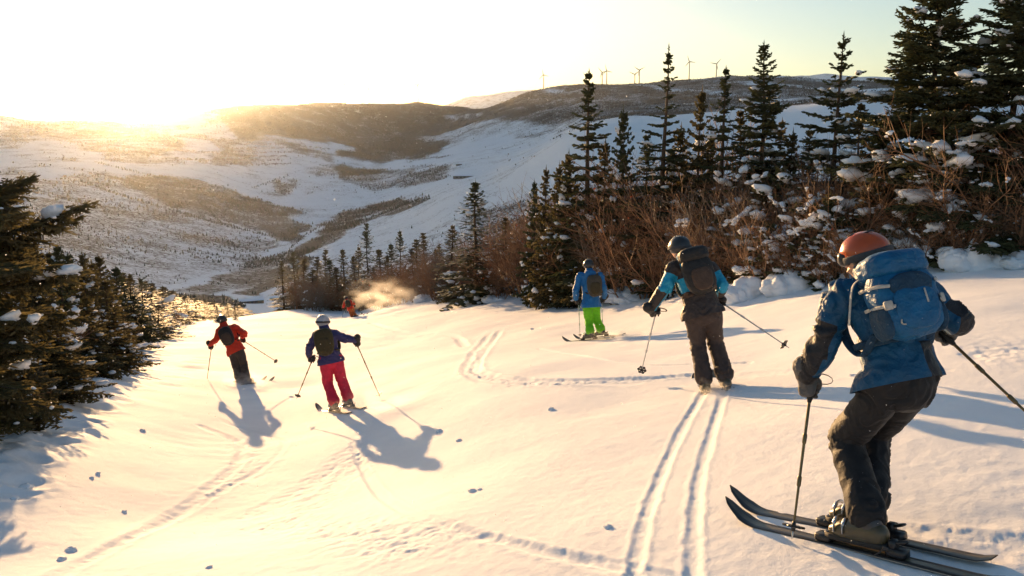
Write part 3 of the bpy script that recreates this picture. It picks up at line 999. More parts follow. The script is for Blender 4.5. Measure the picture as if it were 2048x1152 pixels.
def spot(u):
    """a findable place along the right thicket for a picture column"""
    for lim, w in ((1000, 'by the lone full spruce'), (1080, 'just right of the lone full spruce'), (1150, 'left of the lime trousered skier'), (1225, 'behind the lime trousered skier'), (1310, 'right of the lime trousered skier'),
                   (1375, 'left of the turquoise jacketed skier'), (1450, 'behind the turquoise jacketed skier'), (1540, 'right of the turquoise jacketed skier'), (1640, 'well left of the orange helmet'), (1720, 'behind the orange helmet'),
                   (1800, 'behind the blue pack lid'), (1900, 'right of the blue backpack'), (1990, 'below the rightmost spruces')):
        if u < lim: return w
    return 'at the right edge'

def left_spot(d):
    return 'beside the large fir' if d < 14 else 'a little beyond the large fir' if d < 22 else 'halfway down' if d < 34 else 'left of the red jacketed skier' if d < 52 else 'near the crest' if d < 75 else 'at the far end over the crest'

TREE_N = {'tris': 0}
def place_tree(tp, loc, height, rz, label, group=None, name='spruce_tree', cat='tree', wide=1.0):
    k = height / tp['H']
    e = empty(name, loc, label, cat, group)
    e.rotation_euler = (0, 0, rz)
    e.scale = (k * wide, k * wide, k)
    for part in ('trunk', 'crown', 'snow'):
        if part in tp:
            o = link({'snow': 'snow_load'}.get(part, part), tp[part], e)
            if part != 'trunk':
                o['kind'] = 'stuff'
            TREE_N['tris'] += 0
    return e

def tree_at(tp, u, depth, vtop, rz=None, label='', group=None, wpx=90, name='spruce_tree'):
    g = ground_under(u, depth)
    vb = to_px(g)[1]
    h = max(0.5, (vb - vtop) * depth / F_PX)
    wide = wpx * 0.5 * depth / F_PX / (tp['R'] * 0.8 * h / tp['H'])
    return place_tree(tp, g, h, rng.random() * 6.28 if rz is None else rz, label, group, name, wide=wide)

# the individual trees standing out above the right-hand thicket
T_BIG = make_conifer('tall_spruce', 11, 5.9, 1.9, 1.05, 0.23, 8, 0.22, 0.46, 0.70, gap=0.05, snow_size=0.95)
T_BIG2 = make_conifer('tall_snowy_spruce', 12, 5.6, 1.9, 1.05, 0.23, 8, 0.24, 0.75, 0.66, gap=0.04, snow_size=1.0)
T_MID = make_conifer('broad_spruce', 13, 5.9, 1.45, 0.8, 0.21, 8, 0.24, 0.32, 0.90, gap=0.05, snow_size=0.95)
T_SLIM = make_conifer('slender_spruce', 14, 7.0, 1.35, 0.70, 0.25, 6, 0.30, 0.12, 1.05, bare_top=0.30, gap=0.12)
T_SLIM2 = make_conifer('ragged_spruce', 15, 6.0, 1.25, 0.62, 0.26, 6, 0.28, 0.14, 0.92, bare_top=0.18, gap=0.10)
T_SNOWY = make_conifer('snow_laden_spruce', 16, 4.6, 1.5, 0.75, 0.24, 7, 0.30, 0.62, 0.92, bare_top=0.15, gap=0.08, snow_size=1.05)
T_LEFT = make_conifer('old_fir', 17, 3.6, 1.5, 1.4, 0.20, 7, 0.06, 0.34, 0.50, needles='needle2', gap=0.14, snow_size=1.0, low=0.10, prof=([0, 0.15, 0.45, 0.70, 0.9, 1], [0.42, 0.60, 0.95, 0.92, 0.45, 0.06]))
T_S = [make_conifer('young_spruce', 20 + i, 3.2, w, 0.62, 0.17, 8, 0.2, s, 0.85, gap=0.05, needles=nd) for i, (w, s, nd) in enumerate(((0.95, 0.14, 'needle'), (1.1, 0.26, 'needle2'), (0.85, 0.08, 'needle2')))]
T_F = [make_conifer('small_spruce', 30 + i, 4.0, w, 0.42, 0.22, 8, 0.2, s, 0.9, gap=0.05, needles=nd) for i, (w, s, nd) in enumerate(((1.0, 0.08, 'needle2'), (1.2, 0.26, 'needle'), (0.9, 0.04, 'needle2'), (1.3, 0.22, 'needle2')))]

G_R = 'spruces above the thicket on the right'
tree_at(T_BIG, 1835, 15.8, -62, 0.3, 'tall dark spruce with snow clumps, just left of the rightmost tall spruce', G_R, 345)
tree_at(T_BIG2, 1995, 14.6, -55, 1.9, 'tall snow laden spruce at the right edge of the photo', G_R, 370)
tree_at(T_MID, 1507, 21.0, 106, 2.2, 'broad dark spruce with pointed top above the thicket beyond the black helmet skier', G_R, 215)
tree_at(T_SNOWY, 1655, 19.0, 92, 0.9, 'open snow dusted spruce with thin top standing left of the tallest spruces', G_R, 250)
tree_at(T_SLIM, 1320, 24.0, 112, 0.2, 'slender spruce with the thinnest spire, rising above the reddish twigs', G_R, 185)
tree_at(T_SLIM2, 1172, 27.5, 160, 1.2, 'ragged tall spruce farthest left in the row above the thicket', G_R, 195)
tree_at(T_S[0], 1240, 26.0, 232, 2.0, 'short narrow spruce between the ragged spruce and the slender spire', G_R, 110)
tree_at(T_SLIM2, 1432, 22.5, 152, 4.0, 'narrow dark spruce close on the left of the broad spruce', G_R, 165)
tree_at(T_S[2], 1388, 23.5, 195, 3.0, 'thin short spruce between slender spire and narrow spruce', G_R, 110)
tree_at(T_S[1], 1570, 20.5, 270, 3.0, 'low dark spruce half hidden right of the broad spruce', G_R, 120)
tree_at(T_S[1], 1745, 17.0, 250, 5.0, 'low snowy spruce in front of the tallest spruces', G_R, 185)
tree_at(T_MID, 2120, 15.5, 20, 5.0, 'dark spruce cut by the right edge of the photo', G_R, 260)
tree_at(T_S[0], 1068, 31.0, 368, 1.0, 'small spruce farthest left of three small pointed spruces beyond the thicket end', G_R, 70)
tree_at(T_S[2], 1090, 30.0, 342, 2.5, 'middle one of three small pointed spruces beyond the thicket end', G_R, 80)
tree_at(T_S[1], 1116, 29.0, 335, 3.5, 'right one of three small pointed spruces beyond the thicket end', G_R, 95)
tree_at(T_F[1], 952, 37.5, 366, 0.4, 'lone full spruce with snow on its skirt where the thicket ends', 'spruces along the crest', 165)
tree_at(T_F[3], 1012, 37.0, 436, 1.4, 'shorter brownish spruce right beside the lone full spruce', 'spruces along the crest', 125)
tree_at(T_F[0], 905, 42.0, 452, 2.4, 'shorter spruce left behind the lone full spruce', 'spruces along the crest', 100)

for u, d, vt, w in [(1135, 28.5, 312, 120), (1205, 27, 290, 130), (1285, 25.5, 275, 130), (1352, 24.5, 262, 130), (1410, 23.8, 275, 125), (1468, 22.4, 232, 130), (1546, 21.4, 250, 140), (1606, 20.2, 268, 150), (1700, 18.2, 215, 170), (1770, 17.4, 180, 170), (1910, 16.4, 120, 220)]:
    tree_at((T_S + T_F)[int(u) % 7], u, d, vt, None, 'mid height dark spruce among taller ones above the thicket, ' + spot(u), 'mid height spruces above the right thicket', w)

# dark row beyond the crest, behind the farthest skier
G_C = 'spruces along the crest'
for i, (u, d, vt) in enumerate([(568, 67, 522), (592, 67, 503), (612, 68, 518), (637, 68, 514), (662, 67, 520), (690, 66, 500), (712, 66, 512), (738, 65, 446), (762, 64, 500), (778, 62, 512),
                                (803, 60, 462), (826, 58, 498), (850, 56, 466), (872, 53, 498), (655, 74, 500), (720, 72, 495), (785, 68, 488), (835, 63, 480), (880, 58, 488), (600, 74, 512), (628, 66, 540), (676, 65, 535), (750, 63, 535), (815, 58, 530)]):
    lab = 'dark spruce in the crest row, ' + ('left end' if u < 640 else 'just left of the farthest skier' if u < 690 else 'behind the farthest skier' if u < 740 else 'above the powder cloud' if u < 810 else 'right end near the lone full spruce') + (', tall' if vt < 475 else ', short' if vt > 525 else '')
    if vt == 446: lab = 'tallest spruce in the crest row, right above the farthest skier'
    if u == 568: lab = 'pointed spruce at the left end of the crest row above the valley'
    tree_at(T_F[i % 3], u, d, vt, None, lab, G_C, 62 + (i * 37) % 30)

# left side, going down the hill
G_L = 'spruces down the left edge of the slope'
tree_at(T_LEFT, -52, 8.9, 262, 0.5, 'large golden lit fir with long branches at the left edge of the photo', G_L, 400, 'fir_tree')
for i, (u, d, vt, lab) in enumerate([
    (-150, 12, 330, 'dark fir behind the large fir at the left edge'),
    (40, 11.5, 520, 'young spruce under the branches of the large left fir'),
    (95, 13.5, 500, 'small spruce just right of the large left fir, second in the row'),
    (140, 16, 492, 'third spruce of the left row, rising beside the fir branch tips'),
    (183, 20, 505, 'pointed spruce in the left row, left one of two equal tips'),
    (215, 23, 512, 'pointed spruce in the left row, right one of two equal tips')]):
    tree_at(T_S[i % 3], u, d, vt, None, lab, G_L, 125 - i * 6)
for i, (u, d, vt) in enumerate([(60, 20, 490), (0, 17, 470), (120, 23, 505), (243, 27, 535), (268, 31, 548), (290, 34, 556), (310, 38, 566), (330, 42, 572), (350, 47, 580), (372, 53, 590), (392, 60, 596),
                                (412, 68, 600), (432, 76, 604), (455, 85, 606), (478, 92, 612), (205, 30, 530), (255, 36, 545), (160, 27, 520), (100, 32, 520), (30, 30, 510), (300, 44, 562), (342, 52, 582), (400, 74, 598), (225, 21, 560), (275, 26, 590), (185, 16.5, 590), (130, 12.5, 620), (320, 33, 610), (235, 18.5, 620),
                                (60, 10.2, 690), (-10, 9.8, 640)]):
    tree_at(T_S[i % 3] if d < 30 else T_F[i % 4], u, d, vt, None, 'small dark spruce on the left row edge, ' + left_spot(d), G_L, 70 + 900 / d)

# the dense ranks behind them
OUT_L = ([-200, -100, 0, 60, 120, 180, 240, 300, 360, 400, 440, 480], [420, 430, 455, 485, 495, 510, 533, 558, 582, 598, 604, 612])
made = 0
for i in range(1500):
    if made >= 72:
        break
    d = 10.5 * (118 / 10.5) ** rng.random()
    u = rng.uniform(-160, 490)
    if d > 50 and u < 190: continue
    g = ground_under(u, d)
    k = int(np.argmin(np.hypot(LEFT_EDGE[:, 0] - g[0], LEFT_EDGE[:, 1] - g[1])))
    dx = LEFT_EDGE[k, 0] - g[0]
    if d < 48 and not (0.7 < dx < 9):
        continue
    vt = np.interp(u, *OUT_L) + abs(rng.normal(0, 26))
    h = (to_px(g)[1] - vt) * d / F_PX
    if h < 0.7 or h > 5.5:
        continue
    h = min(h, 3.6)
    made += 1
    place_tree(T_S[i % 3] if d < 26 else T_F[i % 4], g, h, rng.random() * 6.28, 'small dark spruce packed in the left row, ' + left_spot(d), G_L, wide=rng.uniform(1.15, 1.6))

for i in range(40):
    u, d = rng.uniform(225, 492), rng.uniform(72, 128)
    g = ground_under(u, d)
    vt = np.interp(u, *OUT_L) + abs(rng.normal(0, 9))
    h = min((to_px(g)[1] - vt) * d / F_PX, 5.0)
    if h > 1.2:
        place_tree(T_F[i % 4], g, h, rng.random() * 6.28, 'small dark spruce in the left row, ' + left_spot(d), G_L, wide=rng.uniform(1.2, 1.7))

# ------------------------------------------------------------------ bare shrubs
def make_shrub(name, seed, H, stems, spread, leaves=0, snow=0, mat='twig', lowb=0.22):
    r_ = np.random.default_rng(seed)
    A, B, ra, rb = [], [], [], []
    lv, sp = [], []
    def grow(p, d, L, r0, n, up, lvl):
        pts = [np.array(p)]
        d = norm(d)
        for i in range(n):
            d = norm(d + r_.normal(0, 0.13, 3) + np.array([0, 0, up]))
            pts.append(pts[-1] + d * L / n)
        pts = np.array(pts)
        rr = r0 * np.linspace(1, 0.45, n + 1)
        A.append(pts[:-1]); B.append(pts[1:]); ra.append(rr[:-1]); rb.append(rr[1:])
        return pts
    def sub(pts, cnt, lo, hi, L0, L1, r0, n, up):
        o = []
        for k in range(cnt):
            f = r_.uniform(lo, hi) * (len(pts) - 1)
            i = min(int(f), len(pts) - 2)
            p = pts[i] + (pts[i + 1] - pts[i]) * (f - i)
            t = norm(pts[i + 1] - pts[i])
            s = norm(np.cross(t, r_.normal(0, 1, 3)))
            o.append(grow(p, t * 0.75 + s * 0.7, r_.uniform(L0, L1), r0, n, up, 0))
        return o
    for s in range(stems):
        a = r_.random() * 6.283
        p = np.array([math.cos(a), math.sin(a), 0]) * r_.uniform(0.02, 0.22) * spread
        p[2] = -0.25
        ln = r_.uniform(0.1, 0.55) * spread
        st = grow(p, np.array([math.cos(a) * ln, math.sin(a) * ln, 1.0]), H * r_.uniform(0.6, 1.08) + 0.25, 0.009 + 0.0078 * H, 7, 0.03, 0)
        b1 = sub(st, int(7 + 3.0 * H), lowb, 0.97, 0.18 * H, 0.42 * H, 0.0058 + 0.0014 * H, 4, 0.07)
        for b in b1:
            b2 = sub(b, 3, 0.2, 0.95, 0.10 * H, 0.22 * H, 0.0046, 2, 0.05)
            if leaves and r_.random() < leaves:
                q = b2[0][-1]; lv.append(q)
            if snow and r_.random() < snow:
                f = r_.uniform(0.3, 0.9); sp.append((b[0] + (b[-1] - b[0]) * f, math.atan2(*(b[-1] - b[0])[1::-1])))
    mb = MB()
    add_tubes(mb, np.concatenate(A), np.concatenate(B), np.concatenate(ra), np.concatenate(rb), 3)
    me = {'stem': mb.mesh(name + '_stems', M[mat]), 'H': H}
    if lv:
        mb = MB(); P = np.array(lv); n = len(P)
        d = r_.normal(0, 1, (n, 3)); d /= np.linalg.norm(d, axis=1, keepdims=True)
        needle_strips(mb, P, d, np.full(n, 0.07), np.full(n, 0.045), np.roll(d, 1, 1) + 0.1, cross=False)
        me['leaf'] = mb.mesh(name + '_leaves', M['leaf'], smooth=False)
    if sp:
        mb = MB()
        for c, an in sp:
            z = r_.uniform(0.5, 1.0) ** 2 * 1.75 + 0.2
            c = np.array(c); c[2] = max(c[2], 0.12)
            dv = np.array([math.cos(an), math.sin(an), r_.uniform(-0.7, 0.5)])
            for q in range(int(r_.integers(3, 7))):
                y = z * r_.uniform(0.5, 1.0)
                snow_blob(mb, c + dv * 0.085 * z * (q - 2) + r_.normal(0, 0.03, 3) * z, 0.11 * y, 0.075 * y, 0.06 * y, an, r_, 13, 9, tilt=-dv[2] * 0.8)
        me['snow'] = mb.mesh(name + '_snow', M['snow'])
    return me

SH_RED = [make_shrub('bare_shrub', 50 + i, 2.6, 9, 1.1, 0.05, 0.0, 'twig') for i in range(3)]
SH_SNOW = [make_shrub('snowy_shrub', 60 + i, 2.3, 8, 1.3, 0.015, 0.055, 'twig') for i in range(3)]
SH_GREY = [make_shrub('grey_shrub', 70 + i, 2.8, 8, 1.0, 0.01, 0.03, 'twig2') for i in range(2)]
SH_BIRCH = [make_shrub('bare_birch', 80 + i, 4.2, 3, 0.6, 0.0, 0.05, 'twig', 0.35) for i in range(2)]
SH_LOW = [make_shrub('low_shrub', 90 + i, 1.0, 6, 1.6, 0.0, 0.25, 'twig', 0.1) for i in range(2)]

def place_shrub(tp, g, height, label, group, name='bare_shrub', rz=None, wide=1.0):
    k = height / tp['H']
    e = empty(name, g, label, 'shrub', group)
    e.rotation_euler = (0, 0, rng.random() * 6.28 if rz is None else rz)
    e.scale = (k * wide, k * wide, k)
    for part, nm in (('stem', 'stem'), ('leaf', 'leaves'), ('snow', 'snow_load')):
        if part in tp:
            o = link(nm, tp[part], e)
            o['kind'] = 'stuff'
    return e

EDGE_U = np.array([560, 700, 830, 960, 1080, 1200, 1330, 1480, 1600, 1740, 1900, 2100, 2400], float)
EDGE_D = np.array([62, 60, 48, 37, 31, 25.5, 22, 17.5, 15.5, 14.2, 13.6, 12.6, 11.5])
TOP_V = ([880, 960, 1040, 1120, 1200, 1300, 1400, 1500, 1600, 1700, 1800, 1900, 2000, 2100], [510, 480, 430, 372, 322, 310, 325, 340, 355, 352, 345, 310, 280, 260])
cnt = 0
for i in range(250):
    u = rng.uniform(890, 2120)
    back = rng.random() ** 1.4
    d = np.interp(u, EDGE_U, EDGE_D) * (1.02 + 0.42 * back)
    g = ground_under(u, d)
    vb = to_px(g)[1]
    full = (vb - np.interp(u, *TOP_V)) * d / F_PX
    h = full * rng.uniform(0.5, 1.15) * (0.60 + 0.40 * min(1, back * 2.2))
    h = float(np.clip(h, 0.6, 4.2))
    w = rng.random()
    if u < 1330:
        tp, nm = (SH_RED[i % 3], 'bare_shrub') if w < 0.72 else ((SH_SNOW[i % 3], 'snowy_shrub') if w < 0.86 else (SH_GREY[i % 2], 'bare_shrub'))
    else:
        tp, nm = (SH_RED[i % 3], 'bare_shrub') if w < 0.34 else ((SH_SNOW[i % 3], 'snowy_shrub') if w < 0.8 else (SH_GREY[i % 2], 'bare_shrub'))
    row_ = 'front row' if back < 0.3 else 'middle' if back < 0.65 else 'back'
    lab = {'bare_shrub': ('bare brown shrub' if tp in SH_RED else 'pale grey bare shrub') + ' in the thicket\'s ' + row_ + ', ' + spot(u), 'snowy_shrub': 'snow clotted bare shrub in the thicket\'s ' + row_ + ', ' + spot(u)}[nm]
    place_shrub(tp, g, h, lab, 'shrubs of the right thicket' if nm == 'bare_shrub' else 'snowy shrubs of the right thicket', nm)
# small evergreens mixed in
for i in range(62):
    u = rng.uniform(900, 2100) if i < 24 else rng.uniform(1380, 2110)
    d = np.interp(u, EDGE_U, EDGE_D) * rng.uniform(1.08, 1.45)
    g = ground_under(u, d)
    full = (to_px(g)[1] - np.interp(u, *TOP_V)) * d / F_PX
    place_tree(T_S[i % 3], g, float(np.clip(full * rng.uniform(0.5, 0.95), 0.8, 2.8)), rng.random() * 6.28, 'small dark spruce half hidden among shrubs, ' + spot(u), 'small spruces in the right thicket', wide=1.5)
# small spruces bent under snow at the foot of the thicket
T_BURIED = [make_conifer('buried_spruce', 40 + i, 1.5, 0.75, 0.6, 0.17, 6, 0.5, 1.5, 0.6, snow_size=1.15 + 0.2 * i) for i in range(2)]
for i in range(58):
    u = rng.uniform(1330, 2110) if i < 27 else (rng.uniform(930, 1300) if i < 34 else rng.uniform(1450, 2110))
    d = np.interp(u, EDGE_U, EDGE_D) * (rng.uniform(1.03, 1.20) if i < 34 else rng.uniform(1.08, 1.34))
    g = ground_under(u, d)
    place_tree(T_BURIED[i % 2], g, rng.uniform(0.7, 1.7) if i < 34 else rng.uniform(1.2, 2.6), rng.random() * 6.28, ('little' if i < 34 else 'taller') + ' snow bent spruce in the thicket, ' + spot(u), 'snow bent spruces at the foot of the thicket', 'snow_bent_spruce', wide=1.1)
# tall bare birches at the right edge
for i, (u, d, vt) in enumerate([(1985, 13.9, 190), (2030, 13.4, 150), (1925, 14.0, 300), (2075, 12.9, 120), (1700, 15.0, 330), (1760, 15.2, 360)]):
    g = ground_under(u, d)
    h = (to_px(g)[1] - vt) * d / F_PX
    place_shrub(SH_BIRCH[i % 2], g, h, 'tall thin bare birch rising above the shrubs, ' + spot(u) + (', taller one' if vt < 160 else ''), 'bare birches at the right edge', 'bare_birch')
# shrubs along the crest and on the left
for i in range(48):
    u = rng.uniform(575, 905)
    d = np.interp(u, EDGE_U, EDGE_D) * rng.uniform(1.0, 1.12)
    g = ground_under(u, d)
    place_shrub((SH_RED + SH_GREY)[i % 5], g, rng.uniform(1.3, 3.2), 'bare brown shrub in the crest row, ' + ('left end' if u < 640 else 'by the farthest skier' if u < 720 else 'behind the powder cloud' if u < 810 else 'near the lone full spruce'), 'shrubs along the crest')
for i in range(64):
    t = rng.random() ** 1.3
    k = t * (len(LEFT_EDGE) - 1)
    p = LEFT_EDGE[int(k)]
    x, y = p[0] * 1.0 - rng.uniform(0.5, 4.0), p[1] + rng.uniform(0, 2)
    place_shrub((SH_SNOW + SH_GREY + SH_LOW)[i % 7], np.array([x, y, gz(x, y)]), rng.uniform(0.5, 1.5), 'bare shrub with snow under the left spruces, ' + left_spot(float(np.hypot(x, y))), 'shrubs under the left spruces')

# ------------------------------------------------------------------ snow mounds: buried bushes and drifts at the thicket's foot
def mound(u, v, w_px, h_px, label, i):
    g = hit(u, v)
    d = to_px(g)[2]
    w, h = w_px * d / F_PX, h_px * d / F_PX
    mb = MB(); r_ = np.random.default_rng(300 + i)
    for q in range(9):
        a = r_.random() * 6.28
        off = np.array([math.cos(a), math.sin(a) * 0.7, 0]) * w * (0.0 if q == 0 else r_.uniform(0.2, 0.46))
        k = 0.85 if q == 0 else r_.uniform(0.3, 0.65)
        s = int(r_.integers(999))
        add_blob(mb, off + [0, 0, 0.10 * h], [w * 0.46 * k, 0, 0], [0, w * 0.5 * k, 0], [0, 0, h * 0.88 * k], 2.0, 36, 22,
                 lambda V: 1 + 0.24 * noise3(V, 1.5, s) + 0.16 * noise3(V, 3.6, s + 2) + 0.07 * noise3(V, 8, s + 5) + 0.03 * noise3(V, 17, s + 7))
    o = mb.build('snow_mound', M['snow'])
    o.location = g
    return tag(o, label, 'snow mound', 'snow mounds at the foot of the thicket')
for i, (u, v, w, h, lab) in enumerate([
    (1958, 535, 110, 52, 'rounded snow mound at the thicket foot below the rightmost spruces'),
    (2040, 530, 90, 30, 'low snow mound at the right edge under the bare birches'),
    (1800, 500, 90, 72, 'tall white snow mound behind the blue backpack'),
    (1866, 505, 60, 62, 'narrow snow mound just right of the blue backpack top'),
    (1690, 520, 80, 60, 'snow mound behind the orange helmet'),
    (1655, 560, 70, 40, 'snow mound left of the kneeling skier helmet'),
    (1580, 580, 110, 40, 'long low snow drift between the black helmet skier and the orange helmet'),
    (1495, 596, 100, 46, 'snow drift right beside the black helmet skier'),
    (1530, 560, 60, 40, 'small snow mound above the long drift'),
    (1275, 598, 120, 24, 'low drift under the shrubs between the two blue jacketed skiers'),
    (1100, 600, 90, 20, 'low drift left of the skier in green trousers'),
    (1745, 520, 60, 50, 'snow mound right behind the lid of the blue backpack'),
    (1620, 520, 60, 46, 'snow heaped on a buried bush in the thicket'),
    (870, 600, 60, 14, 'little drift below the lone full spruce'),
    (1010, 600, 70, 16, 'flat drift right of the lone full spruce'),
    ]):
    mound(u, v, w, h, lab.replace('kneeling skier', 'orange'), i)
# ------------------------------------------------------------------ skiers
def cloth_mat(name, col, rough=0.7, bmp=0.25, weave=260, panel=None, sheen=0.04):
    """col: base colour; panel: second colour where the mesh attribute 'panel' is positive"""
    m, nt, b, out = new_mat(name)
    co = coords(nt)
    n = noise(nt, co, 14, 4)
    def var(c):
        return ramp(nt, n, [(0.3, tuple(x * 0.8 for x in c[:3]) + (1,)), (0.7, tuple(min(1, x * 1.15) for x in c[:3]) + (1,))])
    c = var(col)
    if panel:
        c = mixc(nt, mathn(nt, 'GREATER_THAN', attr(nt, 'panel'), 0.0), c, var(panel))
    # snow dust clinging to the cloth
    dust = mathn(nt, 'GREATER_THAN', noise(nt, co, 75, 2, 0.5), 0.755)
    c = mixc(nt, mathn(nt, 'MULTIPLY', dust, 0.28), c, (0.8, 0.82, 0.86, 1))
    nt.links.new(c, b.inputs['Base Color'])
    b.inputs['Roughness'].default_value = rough
    b.inputs['Specular IOR Level'].default_value = 0.35
    b.inputs['Sheen Weight'].default_value = sheen
    fold = mathn(nt, 'ABSOLUTE', mathn(nt, 'SUBTRACT', noise(nt, co, 9, 3, 0.5), 0.5))
    fold2 = mathn(nt, 'ABSOLUTE', mathn(nt, 'SUBTRACT', noise(nt, co, 21, 2, 0.5), 0.5))
    fold = mathn(nt, 'ADD', mathn(nt, 'MULTIPLY', mathn(nt, 'MINIMUM', fold, 0.10), -7.0), mathn(nt, 'MULTIPLY', mathn(nt, 'MINIMUM', fold2, 0.09), -3.5))
    h = mathn(nt, 'ADD', fold, mathn(nt, 'MULTIPLY', noise(nt, co, weave, 2), 0.12))
    nt.links.new(bump(nt, h, min(1.0, bmp * 1.3), 0.012), b.inputs['Normal'])
    return m

M['skin'] = simple_mat('skin', srgb(205, 150, 120), 0.5, 0.08, 20)
M['black_plastic'] = simple_mat('black_plastic', (0.018, 0.018, 0.02), 0.35, 0.2, 12)
M['black_rubber'] = simple_mat('black_rubber', (0.02, 0.02, 0.02), 0.75, 0.2, 12)
M['steel'] = simple_mat('steel', (0.55, 0.55, 0.56), 0.3, 0.1, 20, metal=1.0)
M['lens'] = simple_mat('goggle_lens', (0.05, 0.03, 0.02), 0.08, 0.1, 5, spec=0.9)
M['ski_top'] = simple_mat('ski_topsheet', (0.030, 0.027, 0.026), 0.32, 0.3, 9, spec=0.6)
M['ski_stripe'] = simple_mat('ski_stripe', (0.13, 0.105, 0.07), 0.35, 0.5, 6, spec=0.6)
M['ski_edge'] = simple_mat('ski_edge_steel', (0.5, 0.47, 0.42), 0.3, 0.1, 20, metal=1.0)
M['ski_base'] = simple_mat('ski_base', (0.05, 0.05, 0.055), 0.5, 0.1, 9)
M['strap'] = simple_mat('grey_webbing', (0.42, 0.41, 0.38), 0.8, 0.15, 60, 0.3, 300)
M['strap_dark'] = simple_mat('dark_webbing', (0.05, 0.05, 0.055), 0.8, 0.15, 60, 0.3, 300)
M['glove'] = cloth_mat('glove_black', (0.022, 0.02, 0.02, 1), 0.6, 0.3, 300)
M['glove_palm'] = cloth_mat('glove_pale', (0.45, 0.43, 0.40, 1), 0.7, 0.3, 300)
M['glove_grey'] = cloth_mat('glove_grey', (0.10, 0.095, 0.09, 1), 0.7, 0.3, 300)
M['boot_gold'] = simple_mat('boot_shell_olive', (0.065, 0.052, 0.024), 0.35, 0.25, 12, spec=0.6)
M['boot_dark'] = simple_mat('boot_shell_dark', (0.03, 0.03, 0.033), 0.4, 0.25, 12, spec=0.6)

def remeshed(mb, voxel, smooth):
    me = mb.mesh('tmp', [])
    o = bpy.data.objects.new('tmp', me); COL.objects.link(o)
    r = o.modifiers.new('r', 'REMESH'); r.mode = 'VOXEL'; r.voxel_size = voxel; r.use_smooth_shade = True
    s = o.modifiers.new('s', 'SMOOTH'); s.factor = 0.5; s.iterations = smooth
    dg = bpy.context.evaluated_depsgraph_get(); dg.update()
    res = bpy.data.meshes.new_from_object(o.evaluated_get(dg))
    bpy.data.objects.remove(o); bpy.data.meshes.remove(me)
    return res

def mesh_co(me):
    V = np.empty(len(me.vertices) * 3, np.float32); me.vertices.foreach_get('co', V)
    N = np.empty(len(me.vertices) * 3, np.float32); me.vertices.foreach_get('normal', N)
    return V.reshape(-1, 3).astype(float), N.reshape(-1, 3).astype(float)

def finish_mesh(me, V, name, mats, parent, origin, panel=None):
    me.vertices.foreach_set('co', (V - origin).astype(np.float32).ravel())
    me.materials.clear()
    for m_ in (mats if isinstance(mats, (list, tuple)) else [mats]):
        me.materials.append(m_)
    me.polygons.foreach_set('use_smooth', np.ones(len(me.polygons), bool))
    if panel is not None:
        a = me.attributes.new('panel', 'FLOAT', 'POINT'); a.data.foreach_set('value', panel.astype(np.float32))
    me.update()
    me.name = name
    return link(name, me, parent)

def local_build(mb, name, mats, parent, origin, smooth=True):
    mb.v = [v - origin for v in mb.v]
    return mb.build(name, mats, parent, smooth)

def seg_info(V, segs):
    """nearest limb segment of every vertex: index, position along it, distance to its joints"""
    best = np.full(len(V), 1e9); ix = np.zeros(len(V), int); tt = np.zeros(len(V)); ax = np.zeros((len(V), 3)); foot = np.zeros((len(V), 3))
    for i, (a, b_, r) in enumerate(segs):
        d = b_ - a; t = np.clip(((V - a) @ d) / (d @ d), 0, 1)
        f = a + t[:, None] * d
        q = np.linalg.norm(V - f, axis=1) / r
        k = q < best
        best[k] = q[k]; ix[k] = i; tt[k] = t[k]; ax[k] = norm(d); foot[k] = f[k]
    return ix, tt, ax, foot

def wrinkle(V, N, segs, amp, joint_amp, seed, joints):
    ix, t, ax, foot = seg_info(V, segs)
    al = (V * ax).sum(1)
    rad = V - foot
    # folds run mostly across the limb, slanting a little
    Q = np.stack([al * 22 + 5 * noise3(V, 9, seed + 1), rad[:, 0] * 7 + ix * 3.1, rad[:, 2] * 7], -1)
    f1 = 1 - 2 * np.abs(noise3(Q, 0.75, seed))
    f2 = noise3(V, 11, seed + 4)
    f3 = 1 - 2 * np.abs(noise3(V, 6.5, seed + 9))
    jd = np.zeros(len(V))
    for j, rj in joints:
        jd = np.maximum(jd, np.exp(-(np.linalg.norm(V - j, axis=1) / rj) ** 2))
    f4 = 1 - 2 * np.abs(noise3(V * [1, 1, 0.6], 17, seed + 13))
    w = amp * (0.75 * f1 + 0.2 * f2 + 0.35 * f3 + 0.35 * f4) + joint_amp * jd * f1
    return V + N * w[:, None]

def lerp(a, b_, t):
    return a + (b_ - a) * t

def bend(pts, radii, n=5):
    """smooth limb centreline with interpolated radii"""
    L = smooth_line(np.array(pts), n)
    r = np.interp(np.linspace(0, 1, len(L)), np.linspace(0, 1, len(radii)), radii)
    return L, r

